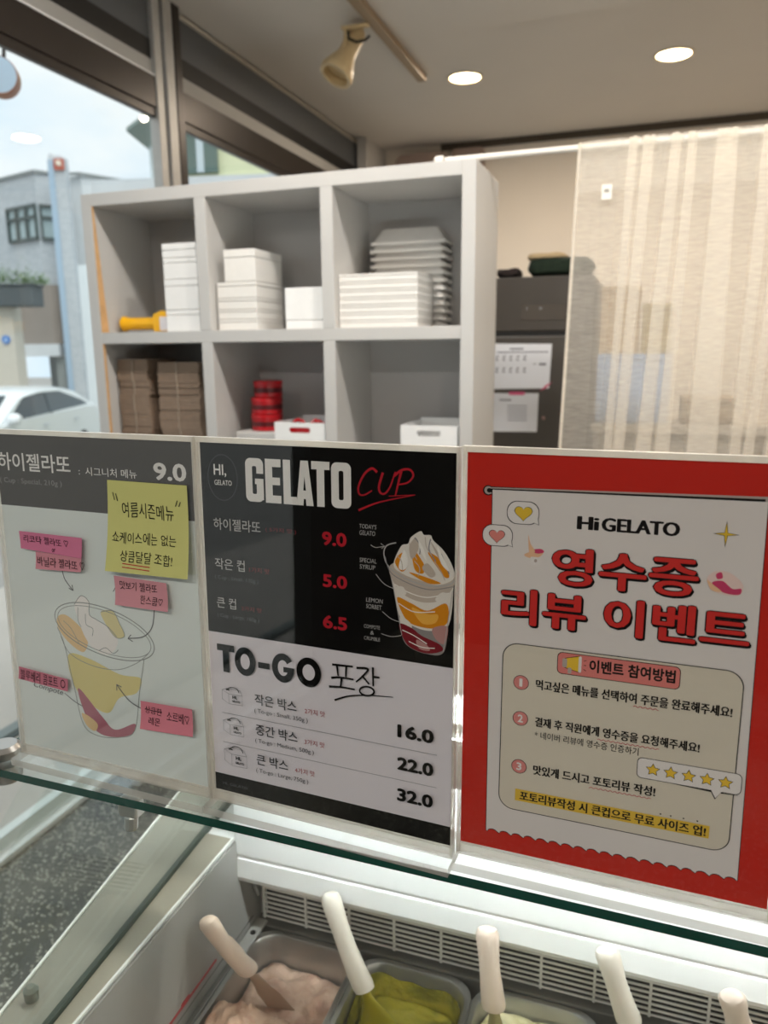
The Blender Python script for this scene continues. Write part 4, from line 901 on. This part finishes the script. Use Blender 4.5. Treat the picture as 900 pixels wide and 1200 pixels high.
def star4(cu, cv, a, b, m): s.poly([(cu+(a if k % 2 == 0 else a*.17)*math.cos(math.pi*k/4)*(b if k % 4 == 0 else 1), cv+(a if k % 2 == 0 else a*.17)*math.sin(math.pi*k/4)) for k in range(8)], m)
star4(165.8, 252, 8.6, .88, 'k'); star4(165.8, 252, 6.9, .88, 'y')
def redtext(t, u0, v0, u1, v1, b=.032):
    s.text(t, u0+.3, v0-1.6, u1+1.3, v1-.9, 'k', b+.02, by=.04); s.text(t, u0-.6, v0-.6, u1+.6, v1+.6, 'k', b+.022, by=.04); s.text(t, u0, v0, u1, v1, 'lt', b, by=.018)
redtext('영수증', 60, 209, 152.3, 235.2); redtext('리뷰 이벤트', 26.2, 177.8, 184.4, 203.6)
s.poly(smooth2([(157, 223), (162, 228), (170, 227.5), (177.6, 221), (176.5, 214), (168, 213), (160, 216)], 5, True), 'm3'); s.poly(smooth2([(160, 220), (166, 222), (172, 217.5), (177, 218), (176, 214), (167, 214.5)], 5, True), 'm1'); s.poly(smooth2([(157, 222), (161, 219), (166, 215), (160, 215.5)], 5, True), 'm2'); s.poly(smooth2([(162, 226), (165, 227.5), (166, 224), (163, 223)], 4, True), 'm1')
s.poly(rrect(106, 99.5, 77.8, 64.2, 11, 8), 'k'); s.poly(rrect(106, 99.5, 77.2, 63.6, 10.5, 8), 'bx')
s.poly(rrect(106.2, 153.6, 39.8, 8.0, 3.5, 5), 'k'); s.poly(rrect(106.2, 153.6, 39.3, 7.5, 3.2, 5), 'pill')
s.text('이벤트 참여방법', 88, 149.6, 143, 159.0, 'k', .035)
for e, m in ((.4, 'k'), (0, 'st')):
    s.poly([(72-e, 150.8-e), (81.5, 148.6-e), (81.5, 160+e), (72-e, 157.2+e)], m)
s.poly(rrect(71.5, 154, 1.6, 3.2, 1, 4), 'gr'); s.poly(rrect(75, 148.8, 1.3, 2.2, .8, 4), 'gr'); s.poly(rrect(81.8, 154.2, 1, 5.8, .8, 4), 'w')
for dv in (-3, 0, 3): s.line([(84.2, 154+dv), (86, 154+dv*1.25)], .4, 'k')
for n_, cu, cv in (('1', 42, 135), ('2', 42.4, 107.8), ('3', 42.6, 70.6)):
    s.ellipse(cu, cv, 5.5, 5.5, 'k'); s.ellipse(cu, cv, 5.1, 5.1, 'num'); s.text(n_, cu-(1.2 if n_ == '1' else 1.9), cv-3, cu+(1.0 if n_ == '1' else 1.9), cv+3, 'w', .03)
s.text('먹고싶은 메뉴를 선택하여 주문을 완료해주세요!', 52.4, 131.6, 178.5, 139.2, 'k', .04, by=.018)
s.text('결재 후 직원에게 영수증을 요청해주세요!', 52.8, 103.6, 161, 111, 'k', .04, by=.018)
s.text('* 네이버 리뷰에 영수증 인증하기', 53, 94.6, 123.2, 100.2, 'k', .004)
s.text('맛있게 드시고 포토리뷰 작성!', 52.8, 66.4, 135.7, 74, 'k', .04, by=.018)
s.line(WV(118, 134, 129.8), .5, 'wv'); s.line(WV(96, 136, 101.6), .5, 'wv'); s.line(WV(92, 133, 64.6), .5, 'wv')
s.poly([(124, 79.6), (170, 77.6), (172.6, 72.8), (175.5, 77.8), (188, 78.4)], 'k'); s.poly(rrect(155.3, 86.3, 32.5, 7.6, 3.4, 5), 'k'); s.poly(rrect(155.3, 86.3, 32.1, 7.2, 3.2, 5), 'w'); s.poly([(169.6, 79.6), (172.8, 73.8), (176.6, 79.6)], 'w')
for k in range(5):
    cu, cv = 133.1+k*11.25, 86.1
    for r0, m in ((4.9, 'k'), (4.1, 'st')): s.fan([(cu+(r0 if q % 2 == 0 else r0*.5)*math.sin(math.pi*q/5), cv+(r0 if q % 2 == 0 else r0*.5)*math.cos(math.pi*q/5)) for q in range(10)], m)
s.rect(40.5, 43.6, 171, 52.9, 'hl'); s.text('포토리뷰작성 시 큰컵으로 무료 사이즈 업!', 43.8, 44.4, 169, 51.9, 'k', .04, by=.018)
for u in (139.9, 146.5, 154.5, 163.2): s.ellipse(u, 54.9, .55, .55, 'k')
s.make('printed_sheet', c3)

# ---- sticky notes on card 1
def note(name, label, quad, c, group, texts, lift=.002, extra=None):
    x, y, a = CARDS[1]
    us = [q[0] for q in quad]; vs = [q[1] for q in quad]; u0, u1, v0, v1 = min(us), max(us), min(vs), max(vs)
    base = Matrix.Translation((x, y, ZB)) @ Matrix.Rotation(a, 4, 'Z') @ Matrix.Rotation(-math.atan(LEAN), 4, 'X')
    o3 = base @ Vector((u0*.001, -.0039, v0*.001))
    curl = lambda u, v: lift*max(0, 1-(v)/((v1-v0)*.8))**2
    pal = {'p': mat('note '+c, c, .8), 'k': ink('marker', '#1d1a1c'), 'r': ink('red pen', '#b5343a')}
    s = Sheet(pal, curl)
    tl, tr, br, bl = [(q[0]-u0, q[1]-v0) for q in quad]; n = 8; s.lay = 1
    g = [[s.p(*[(tl[i]*(1-f)+tr[i]*f)*(1-h)+(bl[i]*(1-f)+br[i]*f)*h for i in (0, 1)]) for f in [k/6 for k in range(7)]] for h in [k/n for k in range(n+1)]]
    s.add([p for r in g for p in r], [(j*7+i, (j+1)*7+i, (j+1)*7+i+1, j*7+i+1) for j in range(n) for i in range(6)], 0)
    s.lay = 28
    for (t, a0, b0, a1, b1, kw) in texts: s.text(t, a0-u0, b0-v0, a1-u0, b1-v0, 'k', **kw)
    if extra: extra(s, u0, v0)
    ob = s.build(name, [pal[k] for k in s.names], None); ob.location = o3; ob.rotation_euler = (-math.atan(LEAN), 0, a)
    return tag(ob, label, 'sticky note', group)
def yx(s, u0, v0):
    for l in ([(131.5, 253), (133, 246.5)], [(134.5, 252.2), (136, 245.9)], [(196, 250), (194, 245)], [(199, 249), (197.3, 245)]): s.line([(a-u0, b-v0) for a, b in l], .8, 'k')
    s.line([(140.5-u0, 194-v0), (168.5-u0, 193.2-v0)], .8, 'r'); s.line([(140.5-u0, 191-v0), (168.5-u0, 190.4-v0)], .8, 'r')
note('sticky_note', 'large yellow square sticky note with black handwriting on the pale menu card', [(126.3, 263), (205.7, 262.7), (206, 187.2), (122.4, 186)], '#c9c77a', None,
     [('여름시즌메뉴', 140, 233, 191.6, 245.5, dict(bold=-.012, jit=.9, slope=-1)), ('쇼케이스에는 없는', 129.3, 211, 194.2, 221, dict(bold=-.01, jit=.9, slope=1)), ('상큼달달 조합!', 137.6, 195.6, 190.6, 205.2, dict(bold=-.01, jit=.9))], .006, yx)
gn = 'pink note strips on the pale card'
note('sticky_note', 'deep pink strip note at the top left of the pale card, reading with a heart', [(22.5, 211.4), (94.3, 210.7), (93, 192.7), (23.6, 195.7)], '#c9708f', gn, [('리코타 젤라또 ♡', 28, 201.4, 78.8, 208.2, dict(bold=.0, jit=.7, slope=-1)), ('or', 60, 195.6, 64, 198.6, dict())], .001)
note('sticky_note', 'lighter pink strip note tucked just below the deep pink strip', [(40.2, 194.2), (92.1, 192.6), (90.8, 180.2), (39.2, 178.2)], '#c9848f', gn, [('바닐라 젤라또 ♡', 42, 181.6, 95, 190, dict(bold=.0, jit=.7))], .001)
note('sticky_note', 'pink note under the yellow sticky note, with two handwritten lines', [(126, 180.8), (180.2, 179.7), (182.5, 156), (127.8, 155.9)], '#c98a92', gn, [('맛보기 젤라또', 132, 170, 171, 177.3, dict(bold=.0, jit=.7)), ('한스쿱♡', 153.6, 159.4, 176.6, 166.8, dict(bold=.0, jit=.7))], .003)
note('sticky_note', 'dusky pink strip note left of the drawn cup above handwriting', [(6.2, 80.7), (64.7, 77.1), (64.4, 65.5), (4.7, 68.5)], '#bf7080', gn, [('블루베리 콤포트 ○', 8, 68, 61.6, 77.6, dict(bold=.0, jit=.7, slope=-2))], .001)
def strike(s, u0, v0): s.line([(150-u0, 63.5-v0), (168-u0, 63-v0)], .7, 'k')
note('sticky_note', 'pink note at the lower right of the drawn cup, with a struck-out word', [(145.5, 70.1), (199.1, 71.5), (200.3, 47.6), (145.4, 45.2)], '#cc7784', gn, [('상큼한', 150, 60, 168, 66.6, dict(bold=.0, jit=.7)), ('레몬', 154, 50.5, 166, 57.8, dict(bold=.0, jit=.7)), ('소르베♡', 173, 56.5, 196, 65.4, dict(bold=.0, jit=.7))], .003, strike)

# ------------------------------------------------------------------ outside: ground, street and buildings
M_pave = mat('pale concrete paving', '#b9b3ab', .85, noise_amt=.06, noise_scale=3)
M_road = mat('pale asphalt', '#97948f', .9, noise_amt=.08, noise_scale=6)
g = MB()
prof = [(-1.83, -.04), (-4.2, -.09), (-4.25, -.2), (-9, -.47), (-60, -.6)]
for k in range(len(prof)-1):
    (xa, za), (xb, zb_) = prof[k], prof[k+1]
    g.add([(xa, -40, za), (xa, 60, za), (xb, 60, zb_), (xb, -40, zb_)], [(3, 2, 1, 0)], 0 if k < 2 else 1)
struct(g.build('street_ground', [M_pave, M_road]))
struct(MB().box(-2.5, -2.44, -10, 12, -.06, -.045, 0).box(-2.43, -2.40, -10, 12, -.06, -.046, 1).build('drain_strip', [mat('drain grey', '#7d8583', .6), mat('drain dark', '#3b4442', .6)]))
CY, SY = math.cos(YAW), math.sin(YAW)
def S(lat, D, z): return (CY*lat-SY*D, SY*lat+CY*D, z)
M_brick = brick_mat('white painted brick', '#c3c8cc', '#b5bcc1', '#a9b0b5', 4.0)
M_plas = mat('white render', '#cdd2d5', .85, noise_amt=.04, noise_scale=2)
M_brn = mat('brown grey render', '#8f857c', .85, noise_amt=.05, noise_scale=2)
M_pane = mat('street window pane', '#a9bcbf', .1)
M_wf = mat('dark green frame', '#45504e', .5)
def slab(mb, pts, h0, h1, mi=0):      # footprint (lat, D) extruded up
    return mb.prism(pts, lambda a, b, d: S(a, b, d), h0, h1, mi)
o0 = S(-9.3, 22.5, -.55)
bd = thing('corner_building', 'pale two-storey building with a corner window, across the street', 'building', o0)
fp = [(-12.2, 23.9), (-9.42, 22), (-8.95, 22.35), (-8.95, 30), (-12.2, 30)]
slab(MB(), fp, 3.41, 6.36).build('upper_wall', M_brick, bd)
slab(MB(), [(-12.25, 23.86), (-9.42, 21.93), (-8.93, 22.3), (-8.93, 22.4), (-9.42, 22.06), (-12.25, 23.98)], 6.362, 6.44).build('parapet', mat('grey coping', '#8b9192', .7), bd)
slab(MB(), [(-9.0, 22.5), (-8.27, 22.3), (-4.2, 26.5), (-4.2, 30), (-8.94, 30)], .3, 6.36).build('side_wing', M_plas, bd)
slab(MB(), [(-8.98, 22.28), (-8.27, 22.18), (-4.2, 26.38), (-4.2, 26.5), (-8.27, 22.3)], 6.362, 6.42).build('parapet', mat('grey coping', '#8b9192', .7), bd)
def quadw(pts, t=.04): return pts
def facewin(p0, p1, z0, z1, rows_, cols, name='window'):
    """window between two (lat,D) points"""
    (a0, d0), (a1, d1) = p0, p1; L = math.hypot(a1-a0, d1-d0); nx, nd = (d1-d0)/L, -(a1-a0)/L
    f = lambda t, z, off: S(a0+(a1-a0)*t+nx*off, d0+(d1-d0)*t+nd*off, z)
    def bar(mb, ta, tb, za, zb2, o1, o2):
        mb.add([f(ta, za, o1), f(tb, za, o1), f(tb, zb2, o1), f(ta, zb2, o1), f(ta, za, o2), f(tb, za, o2), f(tb, zb2, o2), f(ta, zb2, o2)], [(0, 1, 2, 3), (7, 6, 5, 4), (0, 4, 5, 1), (1, 5, 6, 2), (2, 6, 7, 3), (3, 7, 4, 0)])
    fm = MB(); w = .05/L
    for k in range(cols+1): t = k/cols; bar(fm, max(0, t-w), min(1, t+w), z0, z1, .03, .1)
    for z in [z0, z1]+rows_: bar(fm, 0, 1, z-.04, z+.04, .03, .1)
    wn = fm.build(name, M_wf, bd)
    gp = MB(); bar(gp, 0, 1, z0, z1, .005, .03); gp.build('pane', M_pane, wn)
facewin((-10.62, 22.82), (-9.45, 22.02), 4.68, 5.54, [5.25], 3); facewin((-9.41, 22.02), (-8.97, 22.33), 4.66, 5.52, [5.22], 1)
slab(MB(), [(-10.5, 22.2), (-9.15, 21.6), (-8.96, 21.75), (-8.96, 22.3), (-9.42, 21.95), (-10.5, 23.1)], 1.82, 3.41).build('lower_wall', M_brn, bd)
slab(MB(), [(-8.92, 21.9), (-8.36, 21.9), (-8.3, 22.2), (-8.92, 22.4)], 2.24, 3.42).build('lower_wall', mat('grey mauve render', '#aaa19c', .85), bd)
slab(MB(), [(-10.6, 21.5), (-9.0, 21.5), (-9.0, 22.2), (-10.6, 22.2)], 1.48, 1.815).build('lintel_beam', M_plas, bd)
slab(MB(), [(-10.6, 24.5), (-8.95, 24.5), (-8.95, 24.6), (-10.6, 24.6)], -.6, 1.48).build('garage_back', mat('dim garage wall', '#7b7e7c', .9), bd)
slab(MB(), [(-10.62, 22.0), (-10.38, 22.0), (-10.38, 22.3), (-10.62, 22.3)], -.6, 1.48).build('garage_post', M_plas, bd); slab(MB(), [(-9.2, 21.7), (-8.95, 21.7), (-8.95, 22.2), (-9.2, 22.2)], -.6, 1.48).build('garage_post', mat('grey post', '#8f9492', .8), bd)
slab(MB(), [(-8.80, 21.45), (-8.36, 21.45), (-8.36, 21.7), (-8.80, 21.7)], -.5, 6.6).build('tower', M_brick, bd)
MB().prism([(-8.80, 6.6), (-8.36, 6.6), (-8.39, 6.64), (-8.5, 6.68), (-8.66, 6.68), (-8.74, 6.74), (-8.80, 6.66)], lambda a, b, d: S(a, d, b), 21.47, 21.68).build('tower_top', M_plas, bd)
slab(MB(), [(-8.81, 21.42), (-8.66, 21.42), (-8.66, 21.449), (-8.81, 21.449)], -.5, 6.55).build('blue_strip', mat('blue grey strip', '#a3b9cc', .7), bd)
tsg = MB().prism(rrect(-8.5, 6.44, .13, .14, .03, 4), lambda a, b, d: S(a, d, b), 21.38, 21.45)
tsg.build('red_sign', mat('faded red sign', '#b4604f', .6), bd)
tsl = MB().prism(rrect(-8.5, 6.48, .07, .045, .04, 6), lambda a, b, d: S(a, d, b), 21.36, 21.382).prism(rrect(-8.48, 6.42, .06, .02, .02, 4), lambda a, b, d: S(a, d, b), 21.36, 21.382)
tsl.build('sign_emblem', mat('sign cream', '#e6dccb', .6), bd)
slab(MB(), [(-8.36, 21.7), (-8.12, 21.7), (-8.12, 22.1), (-8.36, 22.1)], -.6, 3.93).build('corner_pilaster', mat('bright render', '#dfe6e9', .8), bd)
# column, blue round sign, planter in front
cl = tag(slab(MB(), [(-9.95, 18.9), (-8.98, 18.9), (-8.98, 19.4), (-9.95, 19.4)], -.6, 2.66).build('street_pillar', mat('cream pillar', '#c9c4b8', .85, noise_amt=.04), None, loc=S(-9.4, 19.1, -.6)), 'cream square pillar under the dark planter, across the street', 'pillar')
bs = thing('round_sign', 'small round blue sign on the cream pillar', 'sign', S(-9.17, 18.88, 1.89))
MB().lathe([(0, 0), (.1, 0), (.1, .03), (0, .03)], S(-9.17, 18.89, 1.89), (SY, -CY, 0), 24).build('disc', mat('sign blue', '#3f7bc4', .5), bs)
MB().prism([(-9.21, 1.84), (-9.19, 1.84), (-9.17, 1.88), (-9.15, 1.84), (-9.13, 1.84), (-9.155, 1.93), (-9.185, 1.93)], lambda a, b, d: S(a, d, b), 18.855, 18.862).build('pictogram', mat('sign pale', '#b9cfe6', .5), bs)
pt = thing('planter_box', 'dark grey planter box with green plants, high across the street', 'planter', S(-8.9, 18.9, 2.62))
slab(MB(), [(-9.8, 18.6), (-8.29, 18.6), (-8.29, 19.2), (-9.8, 19.2)], 2.665, 3.13).build('box', mat('slate planter', '#4d5558', .7), pt, bevel=.02)
slab(MB(), [(-9.84, 18.56), (-8.25, 18.56), (-8.25, 19.24), (-9.84, 19.24)], 3.131, 3.17).build('rim', mat('slate planter', '#4d5558', .7), pt, bevel=.01)
lf = MB()
for k in range(700):
    cl_ = rnd.choice([(-9.0, .28, .42), (-8.62, .16, .38), (-8.45, .2, .26), (-8.2, .18, .22), (-9.3, .3, .3)])
    a = rnd.gauss(cl_[0], cl_[1]*.45); z = 3.17+abs(rnd.gauss(0, .5))*cl_[2]; d = 18.9+rnd.uniform(-.2, .2)
    p = Vector(S(a, d, z)); u = Vector((rnd.uniform(-1, 1), rnd.uniform(-1, 1), rnd.uniform(-.3, 1))).normalized()*.07; w_ = u.cross(Vector((rnd.random(), rnd.random(), rnd.random()))).normalized()*.025
    lf.add([p, p+u*.5+w_, p+u, p+u*.5-w_], [(0, 1, 2, 3)])
lf.build('foliage', mat('leaf green', '#6f8a5c', .7, noise_amt=.25, noise_scale=8), pt)
# pale yellow neighbour seen past the mullion
nb = thing('yellow_building', 'pale yellow building with a dark window, seen past the window mullion', 'building', S(-1.6, 11, -.5))
slab(MB(), [(-2.55, 10.1), (.5, 9.6), (.5, 14), (-2.55, 14)], -.5, 5.2).build('wall', mat('pale yellow render', '#d9dcb8', .85, noise_amt=.03), nb)
slab(MB(), [(-3.6, 10.0), (.5, 9.5), (.5, 10.1), (-3.6, 10.6)], -.5, 3.62).build('ground_storey', M_plas, nb)
w1 = slab(MB(), [(-2.52, 10.02), (-2.0, 9.93), (-2.0, 10.0), (-2.52, 10.09)], 3.69, 4.5).build('window', mat('dark green glazing', '#5e726c', .2), nb)
slab(MB(), [(-2.26, 9.95), (-2.17, 9.94), (-2.17, 9.98), (-2.26, 9.99)], 3.69, 4.5).build('window_bar', mat('bar pale', '#c3d0d6', .6), w1)
MB().add([S(-3.08, 9.9, 4.15), S(-2.5, 9.5, 4.32), S(-2.5, 10.6, 4.2), S(-2.62, 10.3, 3.78), S(-3.08, 9.92, 4.2), S(-2.5, 9.5, 4.38), S(-2.5, 10.6, 4.28), S(-2.62, 10.3, 3.9)], [(0, 1, 2, 3), (7, 6, 5, 4), (0, 4, 5, 1), (1, 5, 6, 2), (2, 6, 7, 3), (3, 7, 4, 0)]).build('canopy_roof', mat('grey green soffit', '#7f8f8a', .7), nb)
MB().tube([S(-2.84, 10.05, 3.6), S(-2.84, 10.05, 4.05)], .02, 8).build('downpipe', mat('pipe pale', '#c8d3d5', .6), nb)
# round projecting shop sign outside the window
rs = thing('projecting_sign', 'round shop sign with a copper rim projecting outside the window, top left', 'sign', (-2.4, 2.49, 2.55))
sax = Vector((.55, -.83, 0)).normalized(); cs = Vector((-2.4, 2.50, 2.542))
MB().lathe([(.0, .0), (.064, .0), (.064, .004), (.0, .004)], cs+sax*.012, sax, 40).build('face', mat('sign face', '#b9cfe2', .4), rs)
MB().lathe([(.058, .014), (.066, .016), (.068, .0), (.068, -.05), (.066, -.06), (0, -.06)], cs, sax, 40).build('rim', mat('copper rim', '#a5684a', .4, .4), rs, smooth=True)
MB().tube([cs+Vector((0, .03, .06)), cs+Vector((0, .0, .086))+Vector((0, .05, .1)), Vector((X0-.06, 2.62, 2.75))], .008, 8).build('arm', M_darkmetal, rs)
MB().box(cs.x-.03, cs.x+.03, cs.y-.045, cs.y-.04, cs.z-.005, cs.z+.002).build('lettering', mat('sign grey', '#8ea3b3', .5), rs)

# ---- white parked car
car = thing('parked_car', 'white car parked across the street, seen through the window', 'car', S(-6.2, 11.8, -.47))
ZG = -.47; LY = -5.55       # side plane (lateral), length runs along D
M_car = mat('white car paint', '#eef2f4', .15, noise_amt=.0); M_cgl = mat('dark car glass', '#2a3538', .08); M_tyre = mat('tyre', '#1a1a1a', .8)
lowp = [(9.6, .30), (9.55, .55), (9.7, .78), (10.6, .93), (11.3, 1.0), (14.4, 1.06), (14.85, 1.02), (14.95, .7), (14.9, .32), (14.4, .2), (10.1, .2)]
def body_loft(prof, half, inset):
    mb = MB(); rings = []
    for lat, k in ((-half, inset), (-half+.12, 0), (half-.12, 0), (half, inset)):
        cx = 12.3; rings.append([S(LY-half+lat, cx+(d-cx)*(1-k), ZG+.62+(z-.62)*(1-k)) for d, z in prof])
    return mb.loft(rings)
body_loft(lowp, .9, .04).build('body', M_car, car, bevel=.05, smooth=True, seg=3)
ghp = [(11.0, .97), (11.85, 1.36), (12.5, 1.45), (13.3, 1.46), (14.0, 1.38), (14.7, 1.05)]
gh = MB(); rings = []
for lat, k in ((-.78, .0), (-.62, .0), (.62, 0), (.78, 0)):
    e = abs(lat) > .7
    rings.append([S(LY-.9+lat*(1 if z > 1.2 else 1.1), d, ZG+z-(.05 if e and z > 1.2 else 0)) for d, z in ghp])
gh.loft(rings).build('cabin', M_car, car, bevel=.03, smooth=True)
swp = [(11.3, 1.0), (12.0, 1.33), (12.6, 1.375), (13.3, 1.37), (13.9, 1.29), (14.4, 1.085)]
sw = MB().add([S(LY-.9+(.865 if z < 1.2 else .79), d, ZG+z) for d, z in swp]+[S(LY-.9+(.84 if z < 1.2 else .765), d, ZG+z) for d, z in swp], [(0, 1, 2, 3, 4, 5), (11, 10, 9, 8, 7, 6)]+[(i, (i+1) % 6, 6+(i+1) % 6, 6+i) for i in range(6)])
sw.build('side_window', M_cgl, car)
MB().add([S(LY-.9+.873, 12.75, ZG+1.03), S(LY-.9+.873, 12.85, ZG+1.03), S(LY-.9+.798, 12.85, ZG+1.37), S(LY-.9+.798, 12.75, ZG+1.37)], [(0, 1, 2, 3)]).build('door_pillar', M_cgl, car)
MB().add([S(LY-1.6, 11.02, ZG+1.0), S(LY-.2, 11.02, ZG+1.0), S(LY-.3, 11.84, ZG+1.37), S(LY-1.5, 11.84, ZG+1.37)], [(0, 1, 2, 3)]).build('windscreen', M_cgl, car)
mi = MB(); c = Vector(S(LY+.08, 11.25, ZG+1.05))
mi.lathe([(0, -.1), (.05, -.09), (.085, -.03), (.09, .03), (.06, .09), (0, .1)], c, (CY, SY, 0), 14).build('wing_mirror', M_car, car, smooth=True)
for d in (12.35, 13.6):
    MB().tube([S(LY+.025, d, ZG+.86), S(LY+.04, d+.08, ZG+.865), S(LY+.025, d+.17, ZG+.87)], .014, 8).build('door_handle', mat('handle chrome', '#c3c8cc', .3, .5), car)
for d in (10.45, 14.0):
    for lat in (LY-.02, LY-1.6):
        w_ = MB().lathe([(0, 0), (.2, 0), (.3, .02), (.33, .06), (.33, .16), (.3, .2), (0, .2)], S(lat-.18, d, ZG+.33), (CY, SY, 0), 28).build('wheel', M_tyre, car, smooth=True)
        MB().lathe([(0, .2), (.19, .2), (.2, .206), (0, .21)], S(lat-.18, d, ZG+.33), (CY, SY, 0), 24).build('hubcap', M_steel, w_)

bpy.data.objects.remove(_fo)
for o in bpy.data.objects:
    if '_o' in o: del o['_o']
